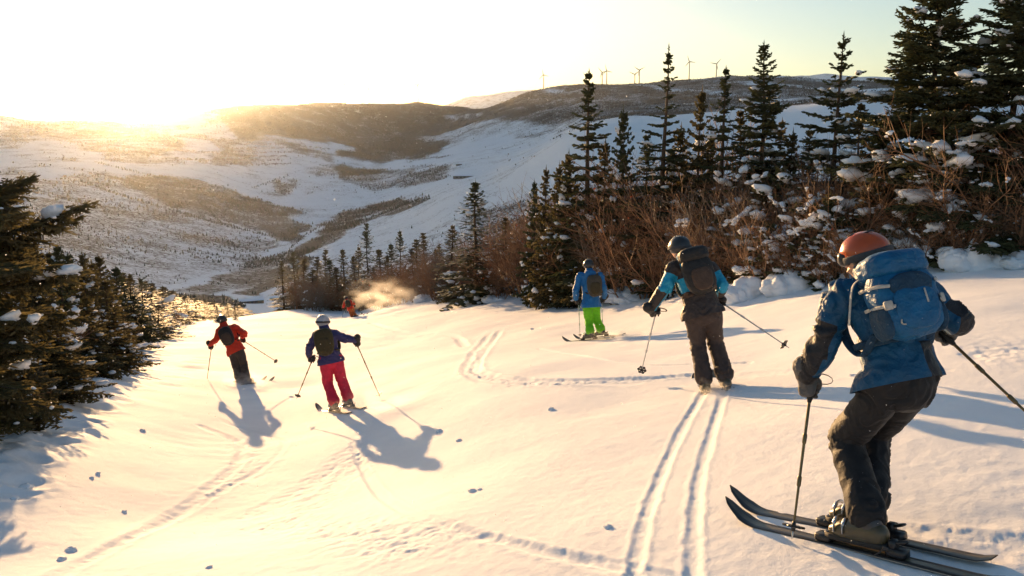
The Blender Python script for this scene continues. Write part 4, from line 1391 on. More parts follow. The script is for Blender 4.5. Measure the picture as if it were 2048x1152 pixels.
def hand_and_glove(root, O, wrist, grip, pole_dir, palm_side, k, voxel, mats, name='glove'):
    """fist closed on the grip: palm, four bent fingers, thumb"""
    p = norm(pole_dir)
    w = norm(wrist - grip)
    s = norm(np.cross(p, w))                      # around the shaft
    w = norm(np.cross(s, p))
    mb = MB()
    R = 0.026 * k
    palm_c = grip + w * 0.036 * k
    add_blob(mb, palm_c, s * 0.042 * k, p * 0.050 * k, w * 0.026 * k, 2.6, 14, 10)
    sgn = palm_side
    for i in range(4):
        off = p * (i - 1.5) * 0.0235 * k
        a = np.linspace(0.35, (3.9, 4.1, 4.0, 3.7)[i], 7)
        pts = np.array([grip + off + (w * math.cos(q) + s * sgn * math.sin(q)) * R * (1.25 - 0.1 * j / 6) for j, q in enumerate(a)])
        add_loft(mb, pts, np.linspace(0.0125, 0.0100, 7) * k, n=8)
    a = np.linspace(0.5, 2.9, 6)
    pts = np.array([grip - p * (0.055 - 0.012 * j) * k + (w * math.cos(q) - s * sgn * math.sin(q)) * R * 1.35 for j, q in enumerate(a)])
    add_loft(mb, pts, np.linspace(0.016, 0.011, 6) * k, n=8)
    L = np.array([palm_c, lerp(palm_c, wrist, 0.5), wrist, wrist + norm(wrist - palm_c) * 0.05 * k])
    add_loft(mb, L, np.array([0.032, 0.036, 0.043, 0.050]) * k, n=12)
    me = remeshed(mb, voxel, 2)
    V, N = mesh_co(me)
    V = V + N * (0.0018 * noise3(V, 60, 5) + 0.002 * noise3(V, 25, 7))[:, None]
    return finish_mesh(me, V, name, mats, root, O)

def ski_pole(grip, tip, label, group, shaft_mat, detail=1, grip_len=0.10):
    d = norm(tip - grip); L = np.linalg.norm(tip - grip)
    e = empty('ski_pole', tip, label, 'ski pole', group)
    O = np.array(tip)
    top = grip - d * grip_len * 0.6
    mb = MB(); add_loft(mb, [top, lerp(grip, tip, 0.35), lerp(grip, tip, 0.62), tip - d * 0.04], [0.0095, 0.0085, 0.0075, 0.006], n=8)
    if detail:
        for f in (0.34, 0.62):
            c = lerp(grip, tip, f); add_loft(mb, [c - d * 0.02, c + d * 0.02], [0.0125, 0.0115], n=8)
    local_build(mb, 'shaft', shaft_mat, e, O)
    mb = MB(); add_loft(mb, [top - d * 0.02, top, grip, grip + d * 0.06, grip + d * 0.075], [0.017, 0.020, 0.0155, 0.017, 0.012], n=10)
    local_build(mb, 'grip', M['black_rubber'], e, O)
    # basket: ring with spokes and scalloped rim
    c = tip - d * 0.075
    s1 = norm(np.cross(d, [0.3, 0.8, 0.5])); s2 = np.cross(d, s1)
    mb = MB()
    n = 24
    a = np.linspace(0, 2 * np.pi, n + 1)
    rr = 0.046 + 0.008 * np.cos(a * 6)
    ring = np.array([c + (s1 * math.cos(q) + s2 * math.sin(q)) * r for q, r in zip(a, rr)])
    add_tubes(mb, ring[:-1], ring[1:], np.full(n, 0.0065), np.full(n, 0.0065), 6)
    for q in np.arange(6) * math.pi / 3:
        v_ = s1 * math.cos(q) + s2 * math.sin(q)
        add_box(mb, c + v_ * 0.028, v_ * 0.024, np.cross(d, v_) * 0.008, d * 0.005)
    add_loft(mb, [c - d * 0.02, c, c + d * 0.02], [0.010, 0.014, 0.011], n=8)
    local_build(mb, 'basket', M['black_plastic'], e, O)
    mb = MB(); add_loft(mb, [tip - d * 0.05, tip - d * 0.01], [0.007, 0.0035], n=7)
    local_build(mb, 'tip', M['steel'], e, O)
    if detail:   # wrist strap loop
        q = np.linspace(0, 2 * np.pi, 13)
        b0 = top + np.array([0, 0, 0.0])
        sd = norm(np.cross(d, [0.2, 1, 0.1]))
        pts = np.array([b0 + sd * (0.055 - 0.055 * math.cos(t)) + d * 0.028 * math.sin(t) for t in q])
        mb = MB(); add_loft(mb, pts, 0.0022, 0.008, n=6, cap=False)
        local_build(mb, 'wrist_strap', M['strap_dark'], e, O)
    return e

def ski(foot, f, label, group, sink=0.0, L=1.68, tail=0.74, seed=0, rise=0.13):
    """one ski under a foot, pointing along f on the snow"""
    f = norm(np.array([f[0], f[1], 0]))
    def gnd(s):
        p = foot[:2] + f[:2] * s
        return float((ground_h([p[0]], [p[1]]))[0])
    a, b_ = gnd(-0.5), gnd(0.6)
    sl = (b_ - a) / 1.1
    fz = norm(np.array([f[0], f[1], sl]))
    r = norm(np.cross(fz, [0, 0, 1])); up = np.cross(r, fz)
    mid = np.array([foot[0], foot[1], foot[2]]) + up * (0.012 - sink)
    s = np.concatenate([np.linspace(-tail, 0.62, 22), np.linspace(0.66, L - tail, 14)])
    w = np.interp(s, [-tail, -tail + 0.06, -0.1, 0.25, 0.72, L - tail - 0.10, L - tail - 0.03, L - tail], [0.040, 0.050, 0.042, 0.043, 0.056, 0.048, 0.030, 0.004])
    z = rise * np.clip((s - 0.60) / (L - tail - 0.60), 0, 1) ** 1.9 + 0.022 * np.clip((-s - tail + 0.10) / 0.10, 0, 1) ** 2
    th = np.interp(s, [-tail, 0, 0.5, L - tail], [0.006, 0.013, 0.010, 0.004])
    c = mid + np.outer(s, fz) + np.outer(z, up)
    prof = []
    for k, (x, y) in enumerate(((-1, 0), (-1, 0.4), (-0.88, 1), (-0.34, 1.03), (0.34, 1.03), (0.88, 1), (1, 0.4), (1, 0))):
        prof.append(c + np.outer(w * x, r) + np.outer(th * y, up))
    V = np.stack(prof, 1); n = len(s)
    mb = MB()
    i = np.arange(n - 1)
    for j, mi in ((0, 1), (1, 0), (2, 0), (3, 3), (4, 0), (5, 0), (6, 1), (7, 2)):
        q = np.stack([i * 8 + j, i * 8 + (j + 1) % 8, (i + 1) * 8 + (j + 1) % 8, (i + 1) * 8 + j], -1)
        if j == 0:
            mb.add(V.reshape(-1, 3), q, mi)
        else:
            mb.f.append(q); mb.mi.append(np.full(len(q), mi))
    e = empty('ski', mid, label, 'ski', group)
    local_build(mb, 'ski_body', [M['ski_top'], M['ski_edge'], M['ski_base'], M['ski_stripe']], e, mid)
    top = mid + up * 0.014
    mb = MB()
    add_box(mb, top + fz * 0.20 + up * 0.018, fz * 0.045, r * 0.036, up * 0.020, bev=0.25)
    add_box(mb, top + fz * 0.165 + up * 0.045, fz * 0.022, r * 0.030, up * 0.014, bev=0.3)
    local_build(mb, 'toe_piece', M['black_plastic'], e, mid)
    mb = MB()
    add_box(mb, top - fz * 0.19 + up * 0.022, fz * 0.05, r * 0.034, up * 0.022, bev=0.25)
    add_box(mb, top - fz * 0.175 + up * 0.055, fz * 0.020, r * 0.026, up * 0.028, bev=0.4)
    add_box(mb, top - fz * 0.215 + up * 0.075, fz * 0.034 - up * 0.010, r * 0.016, up * 0.007 + fz * 0.002, bev=0.4)
    local_build(mb, 'heel_piece', M['black_plastic'], e, mid)
    for sg in (-1, 1):
        mb = MB()
        add_tubes(mb, [top - fz * 0.08 + r * sg * 0.05, top - fz * 0.10 + r * sg * 0.055], [top - fz * 0.10 + r * sg * 0.055, top - fz * 0.16 + r * sg * 0.06 + up * 0.05], [0.004] * 2, [0.004] * 2, 6)
        add_blob(mb, top - fz * 0.165 + r * sg * 0.06 + up * 0.055, fz * 0.02, r * 0.006, up * 0.010, 2, 8, 6)
        local_build(mb, 'brake', M['black_plastic'], e, mid)
    return e, fz, r, up, mid

def boot(root, O, mid, fz, r, up, ankle_dir, mat_, k=1.0):
    """stiff shell boot standing in the binding"""
    base = mid + up * 0.05
    mb = MB()
    L = [base - fz * 0.105, base - fz * 0.05, base + fz * 0.03, base + fz * 0.10, base + fz * 0.14]
    add_loft(mb, np.array(L) + up * np.array([0.055, 0.06, 0.055, 0.045, 0.035])[:, None], [0.048, 0.052, 0.052, 0.050, 0.036], [0.056, 0.064, 0.058, 0.042, 0.028], r, 18, power=2.3)
    ank = base - fz * 0.06 + up * 0.09
    top = ank + ankle_dir * 0.23
    b_ = local_build(mb, 'boot', mat_, root, O)
    mb = MB(); add_loft(mb, [ank - up * 0.035, ank, lerp(ank, top, 0.35), lerp(ank, top, 0.75), top], [0.046, 0.053, 0.056, 0.064, 0.068], [0.056, 0.065, 0.066, 0.070, 0.074], r, 18)
    local_build(mb, 'cuff', M['boot_dark'], b_, np.zeros(3) + O)
    mb = MB(); add_box(mb, base + fz * 0.015 + up * 0.004, fz * 0.165, r * 0.040, up * 0.016, bev=0.2)
    local_build(mb, 'sole', M['black_rubber'], b_, np.zeros(3) + O)
    for t, f0, wd in ((0.0, 0.11, 0.056), (0.0, 0.06, 0.058), (0.35, 0.0, 0.064), (0.72, 0.0, 0.074)):
        mb = MB()
        c = (base + fz * f0 + up * 0.088) if t == 0.0 else lerp(ank, top, t) + fz * 0.06
        q = np.linspace(-1.7, 1.7, 11)
        if t == 0.0:
            pts = [base + fz * f0 + up * 0.05 + r * math.sin(a) * wd + up * math.cos(a) * 0.058 for a in q]
        else:
            cc = lerp(ank, top, t); pts = [cc + r * math.sin(a) * (wd - 0.004) + fz * math.cos(a) * (wd + 0.004) for a in q]
        add_loft(mb, np.array(pts), 0.0035, 0.009, fz if t == 0 else up, 8)
        for sg in (-0.75,):
            p = pts[3]
            add_box(mb, p, norm(pts[4] - pts[2]) * 0.022, (fz if t == 0.0 else up) * 0.009, norm(np.cross(pts[4] - pts[2], fz if t == 0 else up)) * 0.007, bev=0.3)
        local_build(mb, 'buckle', M['steel'], b_, np.zeros(3) + O)
    return b_

def backpack(O, c, r, u, b, w, h, dp, mats, label, group, lid=True, hero=False, lid_mat=None, su=0.2):
    """rucksack on the back: r right, u up along the spine, b outward"""
    e = empty('backpack', c, label, 'backpack', group)
    body, dark, strap = mats
    def soft(s):
        return lambda V: 1 + 0.05 * noise3(V, 1.7, s) + 0.03 * noise3(V, 4.5, s + 2) + 0.012 * (1 - 2 * np.abs(noise3(V * [1, 1, 0.4], 9, s + 5)))
    nu, nv = (64, 40) if hero else (28, 18)
    def taper(mb, n0, kx, kz=0):   # narrow towards the bottom
        V = mb.v[-1]; z = (V - c) @ u / h
        f = 1 + kx * z
        x = (V - c) @ r
        mb.v[-1] = V + np.outer(x * (f - 1), r)
    mb = MB(); add_blob(mb, c + b * dp * 0.5, r * w * 0.5, u * h * 0.5, b * dp * 0.52, 3.2, nu, nv, soft(3)); taper(mb, 0, 0.12)
    local_build(mb, 'main_bag', body, e, c)
    if lid:
        mb = MB(); add_blob(mb, c + u * h * 0.53 + b * dp * 0.45, r * w * 0.49, u * h * 0.20, b * dp * 0.60, 2.9, nu, nv, soft(8))
        local_build(mb, 'lid', lid_mat or body, e, c)
    mb = MB(); add_blob(mb, c - u * h * 0.12 + b * dp * 0.92, r * w * 0.36, u * h * 0.30, b * dp * 0.20, 3.0, nu, nv, soft(13)); taper(mb, 0, 0.25)
    local_build(mb, 'front_pocket', body if hero else dark, e, c)
    if hero:
        mb = MB(); add_blob(mb, c + u * h * 0.17 + b * dp * 0.985, r * w * 0.30, u * h * 0.185, b * dp * 0.09, 2.6, nu, nv, soft(17)); taper(mb, 0, 0.5)
        local_build(mb, 'mesh_panel', dark, e, c)
        mb = MB(); add_box(mb, c + u * h * 0.0 + b * dp * 1.125 + r * w * 0.13, r * 0.004, u * 0.035, b * 0.002)
        local_build(mb, 'logo_bar', M['strap'], e, c)
        mb = MB()
        q = np.linspace(0, 2 * np.pi, 17)
        cc = c - u * h * 0.28 + b * dp * 1.0 - r * w * 0.27
        add_loft(mb, np.array([cc + r * 0.014 * math.cos(t) * (1.2 - math.sin(t)) * 0.8 + u * 0.020 * math.sin(t) for t in q]), 0.004, n=6, cap=False)
        local_build(mb, 'tool_loop', M['strap'], e, c)
        for sg in (-1, 1):   # side pockets and compression straps
            mb = MB(); add_blob(mb, c - u * h * 0.22 + b * dp * 0.5 + r * sg * w * 0.43, r * w * 0.085, u * h * 0.25, b * dp * 0.40, 2.8, 32, 20, soft(21 + sg))
            local_build(mb, 'side_pocket', dark, e, c)
            for z in (0.26, -0.02):
                mb = MB()
                pts = np.array([c + u * h * z + r * sg * w * (0.50 + 0.03 * z) + b * dp * 0.1, c + u * h * (z - 0.01) + r * sg * w * 0.535 + b * dp * 0.5, c + u * h * (z - 0.03) + r * sg * w * 0.475 + b * dp * 0.86, c + u * h * (z - 0.06) + r * sg * w * 0.36 + b * dp * 1.06])
                add_loft(mb, smooth_line(pts, 5), 0.003, 0.009, b, 8)
                local_build(mb, 'compression_strap', strap, e, c)
            if sg < 0:
                mb = MB(); add_loft(mb, smooth_line(np.array([c + u * h * 0.47 - r * w * 0.40 + b * dp * 0.25, c + u * h * 0.38 - r * w * 0.54 - b * 0.0, c + u * h * 0.05 - r * w * 0.64 - b * 0.035, c - u * h * 0.14 - r * w * 0.72 - b * 0.03]), 6), 0.011, 0.0035, b, 8)
                local_build(mb, 'load_strap', strap, e, c)
            mb = MB(); add_box(mb, c - u * h * 0.05 + r * sg * w * 0.43 + b * dp * 0.97, r * 0.016 - b * 0.01 * sg, u * 0.022, b * 0.008, bev=0.3)
            local_build(mb, 'buckle', M['strap'], e, c)
    for sg in (-1, 1):      # shoulder straps curling over the shoulders
        mb = MB()
        pts = np.array([c + u * (su - 0.06) + r * sg * 0.075 + b * 0.01, c + u * (su - 0.005) + r * sg * 0.095 - b * 0.07, c + u * (su - 0.02) + r * sg * 0.115 - b * 0.17, c + u * (su - 0.13) + r * sg * 0.14 - b * 0.255, c + u * (su - 0.27) + r * sg * 0.175 - b * 0.20, c + u * (su - 0.36) + r * sg * 0.178 - b * 0.09, c - u * h * 0.36 + r * sg * w * 0.46 + b * 0.02])
        add_loft(mb, smooth_line(pts, 6), 0.028, 0.008, r, 10)
        local_build(mb, 'shoulder_strap', dark, e, c)
    mb = MB()
    q = np.linspace(-2.0, 2.0, 19)
    add_loft(mb, np.array([c - u * h * 0.44 - b * 0.125 + r * math.sin(t) * 0.182 + b * math.cos(t) * 0.140 for t in q]), 0.020, 0.006, u, 8)
    local_build(mb, 'hip_belt', dark, e, c)
    if not hero:
        mb = MB(); add_loft(mb, np.array([c + u * h * (0.72 if lid else 0.5) + r * x * 0.05 + u * 0.025 * (1 - x * x) for x in np.linspace(-1, 1, 7)]), 0.006, n=6)
        local_build(mb, 'haul_loop', strap, e, c)
    return e

def skier(S):
    """S: description of one skier; builds the person, pack, poles and skis"""
    J = S['j']; k = S.get('k', 1.0); vx = S['voxel']
    F0 = hit(*S['foot'])
    D0 = to_px(F0)[2]
    pt = lambda n: at(J[n][0], J[n][1], D0 + J[n][2])
    f = norm(np.array([S['fwd'][0], S['fwd'][1], 0])); rt = np.array([f[1], -f[0], 0])
    feet = []
    for sg in (-1, 1):
        p = F0 + rt * sg * S['stance'] * 0.5 + f * sg * S.get('stagger', 0.0)
        p[2] = gz(p[0], p[1]) + float(detail_h(np.array([p[0]]), np.array([p[1]]))[0]) * 0.5
        feet.append(p)
    label = S['label']; who = S['who']; G = S.get('group', 'skiers on the slope')
    skis = []
    for i, sg in enumerate((-1, 1)):
        side = ('left', 'right')[i]
        skis.append(ski(feet[i], f, S['ski_label'][i], 'skis', S.get('sink', 0.0), L=S.get('ski_L', 1.66), tail=S.get('ski_tail', 0.74), seed=i))
    neck, pelvis, head = pt('neck'), pt('pelvis'), pt('head')
    shL, shR, elL, elR, haL, haR = (pt(n) for n in ('shL', 'shR', 'elL', 'elR', 'haL', 'haR'))
    knL, knR = pt('knL'), pt('knR')
    u = norm(neck - pelvis)
    r = norm((shR - shL) - u * ((shR - shL) @ u)); b = np.cross(r, u)
    if b @ FWD > 0: b = -b
    hr = norm(rt * 0.7 + r * 0.5); hr = norm(hr - np.array([0, 0, 1]) * hr[2])
    hipL, hipR = pelvis - hr * 0.095 * k - u * 0.03, pelvis + hr * 0.095 * k - u * 0.03
    ank = []
    for i, kn in enumerate((knL, knR)):
        _, fz, rr_, up, mid = skis[i]
        a0 = mid + up * 0.05 - fz * 0.06 + up * 0.09
        ank.append(a0)
    anL, anR = ank
    root = None
    O = np.array([F0[0], F0[1], F0[2]])
    hf = norm(np.array(S.get('look', f), float)); hf = norm(np.array([hf[0], hf[1], S.get('nod', -0.15)]))
    hs = norm(np.cross(hf, [0, 0, 1])); hu = np.cross(hs, hf)
    if S.get('tilt'):
        hu = norm(hu + hs * S['tilt']); hs = np.cross(hf, hu)
    tips, wrists = [], []
    for sg, ha, el, key in ((-1, haL, elL, 'poleL'), (1, haR, elR, 'poleR')):
        P = S[key]
        if len(P) == 2:
            tip = hit(*P); tip[2] += float(detail_h(np.array([tip[0]]), np.array([tip[1]]))[0]) + 0.01
        else:
            tip = at(P[0], P[1], D0 + P[2])
        Lp = np.linalg.norm(tip - ha)
        tip = tip if 0.75 < Lp < 1.3 else ha + norm(tip - ha) * min(max(Lp, 0.8), 1.28)
        pd = norm(tip - ha)
        w_ = (r * sg * 0.9 + b * 0.25 + norm(el - ha) * 0.7); w_ = norm(w_ - pd * (w_ @ pd))
        tips.append(tip); wrists.append(ha + w_ * 0.075 * k - pd * 0.050 * k)
    wristL, wristR = wrists
    # ---- body, one continuous surface
    mb = MB()
    waist = lerp(pelvis, neck, 0.38)
    chest = lerp(pelvis, neck, 0.72)
    add_loft(mb, [pelvis - u * 0.08, pelvis, waist, chest, lerp(pelvis, neck, 0.92)], np.array([0.13, 0.155, 0.13, 0.16, 0.13]) * k, np.array([0.10, 0.11, 0.095, 0.11, 0.08]) * k, r, 18)
    hb = head - hu * 0.06 * k - hf * 0.02
    add_loft(mb, [lerp(pelvis, neck, 0.85), neck, hb], np.array([0.065, 0.058, 0.055]) * k, n=14)
    add_blob(mb, head, hs * 0.078 * k, hf * 0.096 * k, hu * 0.112 * k, 2.2, 24, 16)
    add_blob(mb, head - hu * 0.06 * k + hf * 0.035 * k, hs * 0.055 * k, hf * 0.055 * k, hu * 0.055 * k, 2.2, 18, 12)
    add_loft(mb, [head + hf * 0.085 * k + hu * 0.005 * k, head + hf * 0.115 * k - hu * 0.028 * k], np.array([0.009, 0.011]) * k, n=8)
    for sg in (-1, 1):
        add_blob(mb, head + hs * sg * 0.080 * k - hu * 0.005 * k, hs * 0.012 * k, hf * 0.018 * k, hu * 0.030 * k, 2, 10, 8)
        add_blob(mb, head + hs * sg * 0.03 * k + hf * 0.092 * k - hu * 0.055 * k, hs * 0.028 * k, hf * 0.010 * k, hu * 0.010 * k, 2, 10, 8)
    for (s_, e_, h_) in ((shL, elL, wristL), (shR, elR, wristR)):
        add_loft(mb, [lerp(chest, s_, 0.6), s_, lerp(s_, e_, 0.5), e_, lerp(e_, h_, 0.5), lerp(e_, h_, 0.86)], np.array([0.07, 0.058, 0.050, 0.042, 0.040, 0.030]) * k, n=12)
    for (h_, n_, a_) in ((hipL, knL, anL), (hipR, knR, anR)):
        add_loft(mb, [h_, lerp(h_, n_, 0.5), n_, lerp(n_, a_, 0.4), a_], np.array([0.092, 0.08, 0.06, 0.058, 0.042]) * k, n=12)
    me = remeshed(mb, max(vx, 0.012), 3)
    V, N = mesh_co(me)
    root = finish_mesh(me, V, 'person', M['skin'], None, O)
    root.location = O
    tag(root, label, 'person', G)
    # ---- trousers
    segs = [(hipL, knL, 0.1), (knL, anL, 0.09), (hipR, knR, 0.1), (knR, anR, 0.09), (pelvis - u * 0.05, pelvis + u * 0.15, 0.15)]
    pr = S.get('pant_r', 1.0) * k
    mb = MB()
    add_loft(mb, [pelvis - u * 0.085, pelvis - u * 0.02, pelvis + u * 0.10], np.array([0.140, 0.158, 0.145]) * k, np.array([0.112, 0.130, 0.112]) * k, hr, 20)
    for i, (h_, n_, a_) in enumerate(((hipL, knL, anL), (hipR, knR, anR))):
        hem = lerp(n_, a_, S.get('hem', 0.85))
        L, rd = bend([h_ + u * 0.03, lerp(h_, n_, 0.35), lerp(h_, n_, 0.75), n_, lerp(n_, a_, 0.3), lerp(n_, a_, 0.6), hem], np.array([0.108, 0.104, 0.090, 0.084, 0.083, 0.088, 0.094]) * pr)
        add_loft(mb, L, rd, n=20)
    me = remeshed(mb, vx, 4)
    V, N = mesh_co(me)
    V = wrinkle(V, N, segs, 0.0055 * k, 0.014 * k, S['seed'], [(knL, 0.15), (knR, 0.15), (hipL, 0.13), (hipR, 0.13), (lerp(knL, anL, 0.75), 0.12), (lerp(knR, anR, 0.75), 0.12)])
    finish_mesh(me, V, 'trousers', S['pants'], root, O)
    # ---- boots
    for i in (0, 1):
        _, fz, rr_, up, mid = skis[i]
        kn = (knL, knR)[i]
        boot(root, O, mid, fz, rr_, up, norm(kn - ank[i]), S['boot'], k)
    # ---- jacket
    wrL, wrR = lerp(elL, wristL, 0.90), lerp(elR, wristR, 0.90)
    segs = [(pelvis, neck, 0.17), (shL, elL, 0.07), (elL, wrL, 0.06), (shR, elR, 0.07), (elR, wrR, 0.06)]
    jr = S.get('jacket_r', 1.0) * k
    mb = MB()
    add_loft(mb, [pelvis - u * S.get('hem_drop', 0.09), pelvis + u * 0.05, waist, chest, lerp(pelvis, neck, 0.88), lerp(pelvis, neck, 0.97)], np.array([0.198 * S.get('hem_r', 1), 0.188 * S.get('hem_r', 1), 0.168, 0.184, 0.150, 0.095]) * jr, np.array([0.168 * S.get('hem_r', 1), 0.156 * S.get('hem_r', 1), 0.132, 0.136, 0.110, 0.08]) * jr, r, 24)
    cn = lerp(neck, head, 0.52)
    add_loft(mb, [lerp(pelvis, neck, 0.86), neck, cn], np.array([0.098, 0.088, 0.084]) * k, n=18)
    if S.get('hood'):
        add_blob(mb, neck + b * 0.085 * k + u * 0.0, r * 0.13 * k, u * 0.07 * k, b * 0.055 * k, 2.3, 24, 14)
    for (s_, e_, w_) in ((shL, elL, wrL), (shR, elR, wrR)):
        L, rd = bend([lerp(chest, s_, 0.55) + u * 0.03, s_, lerp(s_, e_, 0.5), e_, lerp(e_, w_, 0.5), w_], np.array([0.085, 0.076, 0.070, 0.064, 0.061, 0.055]) * jr)
        add_loft(mb, L, rd, n=18)
    hd = S.get('hem_drop', 0.09)
    for h_ in (hipL, hipR):
        q0 = lerp(pelvis, h_, 0.75)
        kq = knL if h_ is hipL else knR
        add_loft(mb, [q0 + u * 0.16, q0 + u * 0.03, lerp(h_, kq, 0.06), lerp(h_, kq, 0.22)], np.array([0.10, 0.132, 0.143, 0.146]) * jr, n=18)
    me = remeshed(mb, vx, 4)
    V, N = mesh_co(me)
    ixh = seg_info(V, segs)[0]
    V = wrinkle(V, N, segs, 0.0075 * k, 0.017 * k, S['seed'] + 50, [(elL, 0.14), (elR, 0.14), (shL, 0.11), (shR, 0.11), (waist, 0.16), (pelvis, 0.15)])
    # cut the hem open along a plane round the hips
    me.vertices.foreach_set('co', V.astype(np.float32).ravel())
    bm = bmesh.new(); bm.from_mesh(me); bm.verts.ensure_lookup_table()
    near_t = (ixh == 0) & (np.linalg.norm(V - pelvis, axis=1) < 0.42 * k)
    gf = [f_ for f_ in bm.faces if all(near_t[v_.index] for v_ in f_.verts)]
    ge = {e_ for f_ in gf for e_ in f_.edges}; gv = {v_ for f_ in gf for v_ in f_.verts}
    bmesh.ops.bisect_plane(bm, geom=list(gv) + list(ge) + gf, plane_co=Vector(pelvis - u * hd + u * 0.0), plane_no=Vector(-u), clear_outer=True)
    me.clear_geometry(); bm.to_mesh(me); bm.free()
    V, N = mesh_co(me)
    panel = None
    if S.get('panel'):
        ix, t, ax, foot = seg_info(V, segs)
        panel = S['panel'](V, ix, t, foot, dict(r=r, u=u, b=b, pelvis=pelvis, neck=neck, k=k))
    finish_mesh(me, V, 'jacket', S['jacket'], root, O, panel)
    # ---- helmet and goggles
    hc = head + hu * 0.022 * k - hf * 0.006 * k
    def shell(V):
        kk = np.ones(len(V))
        return kk
    mb = MB()
    Vs, Fq, Ft = sphere_grid(44, 30)
    zc = np.where(Vs[:, 1] > 0.25, np.interp(Vs[:, 1], [0.25, 0.6, 1], [-0.55, 0.12, 0.22]), -0.62)
    Vz = np.maximum(Vs[:, 2], zc)
    inner = Vs[:, 2] < zc - 0.02
    Vh = Vs.copy(); Vh[:, 2] = Vz
    Vh[inner, :2] *= 0.93
    rid = 1 + 0.03 * np.exp(-(np.abs(Vs[:, 0]) - 0.42) ** 2 / 0.01) * (Vs[:, 2] > 0.1) * (Vs[:, 1] < 0.7)
    W = hc + np.outer(Vh[:, 0] * rid, hs) * 0.116 * k + np.outer(Vh[:, 1] * rid, hf) * 0.134 * k + np.outer(Vh[:, 2] * rid, hu) * 0.120 * k
    def trim(Fx):
        z = Vs[Fx][:, :, 2].mean(1); y = Vs[Fx][:, :, 1].mean(1)
        return ((z < -0.10 - 0.25 * y) if S.get('helmet_trim') else (z < -9)).astype(int)
    mb.v.append(W); mb.f.append(Fq); mb.mi.append(trim(Fq)); mb.f.append(Ft); mb.mi.append(trim(Ft)); mb.n = len(W)
    hm = local_build(mb, 'helmet', [S['helmet'], M['black_plastic']], root, O)
    if vx < 0.03:
        for x in (-0.30, 0.0, 0.30):
            for y in (0.25, -0.30):
                mb = MB(); d_ = norm(np.array([x, y, 0.9]))
                q = hs * d_[0] * 0.1175 + hf * d_[1] * 0.1355 + hu * d_[2] * 0.1215
                add_blob(mb, hc + q * k, hf * 0.024 * k, hs * 0.007 * k, hu * 0.004 * k, 2, 12, 8)
                local_build(mb, 'vent', M['black_plastic'], hm, O)
    mb = MB()
    q = np.linspace(0.9, 2 * np.pi - 0.9, 25)
    add_loft(mb, np.array([hc - hu * 0.012 * k + hf * math.cos(t) * 0.140 * k + hs * math.sin(t) * 0.122 * k - hu * 0.012 * math.cos(t) for t in q]), 0.019 * k, 0.004 * k, hu, 8)
    g_ = local_build(mb, 'goggles', M['strap_dark'], root, O)
    mb = MB(); add_blob(mb, head + hf * 0.088 * k + hu * 0.016 * k, hs * 0.082 * k, hf * 0.042 * k, hu * 0.046 * k, 3.0, 24, 14)
    local_build(mb, 'frame', M['black_plastic'], g_, O)
    mb = MB(); add_blob(mb, head + hf * 0.104 * k + hu * 0.016 * k, hs * 0.072 * k, hf * 0.032 * k, hu * 0.037 * k, 2.6, 24, 14)
    local_build(mb, 'lens', M['lens'], g_, O)
    # ---- poles and gloves
    for i, (ha, wr, el, key) in enumerate(((haL, wrL, elL, 'poleL'), (haR, wrR, elR, 'poleR'))):
        tip_ = tips[i]
        hand_and_glove(root, O, wrists[i], ha, tip_ - ha, 1 if i == 0 else -1, k * 1.2, max(0.006, vx * 0.45), S.get('glove', M['glove']))
        ski_pole(ha, tip_, S['pole_label'][i], 'ski poles', S['pole_mat'], 1 if vx < 0.03 else 0)
    # ---- backpack
    pk = S['pack']
    c = lerp(pelvis, neck, pk.get('at', 0.62)) + b * (0.125 * jr) + r * pk.get('dx', 0.0)
    backpack(O, c, r, u, b, pk['w'], pk['h'], pk['d'], pk['mats'], pk['label'], 'backpacks of the skiers', pk.get('lid', True), pk.get('hero', False), pk.get('lid_mat'), np.linalg.norm(neck - pelvis) * (1 - pk.get('at', 0.62)))
    if S.get('debug', True):
        ln = lambda a, c_: round(float(np.linalg.norm(a - c_)), 2)
        print(who, 'D0 %.1f' % D0, 'torso', ln(neck, pelvis), 'head', ln(head, neck), 'arms', ln(shL, elL), ln(elL, haL), ln(shR, elR), ln(elR, haR), 'sh', ln(shL, shR), 'thigh', ln(hipL, knL), ln(hipR, knR), 'shin', ln(knL, anL), ln(knR, anR), 'ank px', [tuple(int(q) for q in to_px(a)[:2]) for a in ank], 'hip px', tuple(int(q) for q in to_px(pelvis)[:2]))
    return root

BLUE, NAVY, BLK = srgb(2, 70, 106), srgb(14, 60, 105), (0.016, 0.016, 0.019, 1)

def panel1(V, ix, t, foot, q):
    rel = V - foot
    p = np.full(len(V), -0.1)
    left_out = -(rel @ RIGHT) * 14 + 0.1
    p = np.where(ix == 1, np.minimum((t - 0.55) * 3, left_out), p)
    p = np.where(ix == 2, np.maximum(left_out - 0.12, (t - 0.88) * 4), p)
    p = np.where(ix == 3, np.minimum((t - 0.55) * 3, (rel @ RIGHT) * 10 + 0.25), p)
    p = np.where(ix == 4, np.minimum((0.55 - t) * 2, (rel @ RIGHT) * 10 + 0.1), p)
    z = (V - q['pelvis']) @ q['u']; x = (V - q['pelvis']) @ q['r']
    p = np.where((ix == 0) & (z < 0.14), 0.045 - np.abs(x - 0.09), p)
    return p

def panel2(V, ix, t, foot, q):
    rel = V - foot
    p = np.full(len(V), -0.1)
    z = (V - q['pelvis']) @ q['u']; x = np.abs((V - q['pelvis']) @ q['r'])
    p = np.where(ix == 0, np.maximum(0.20 - z, np.minimum(z - 0.36, x - 0.135)), p)
    for a, s in ((1, -1), (3, 1)):
        p = np.where(ix == a, (0.32 - t), p)
    for a, s in ((2, -1), (4, 1)):
        p = np.where(ix == a, np.minimum(t - 0.1, s * (rel @ RIGHT) * 10 + 0.25), p)
    return p

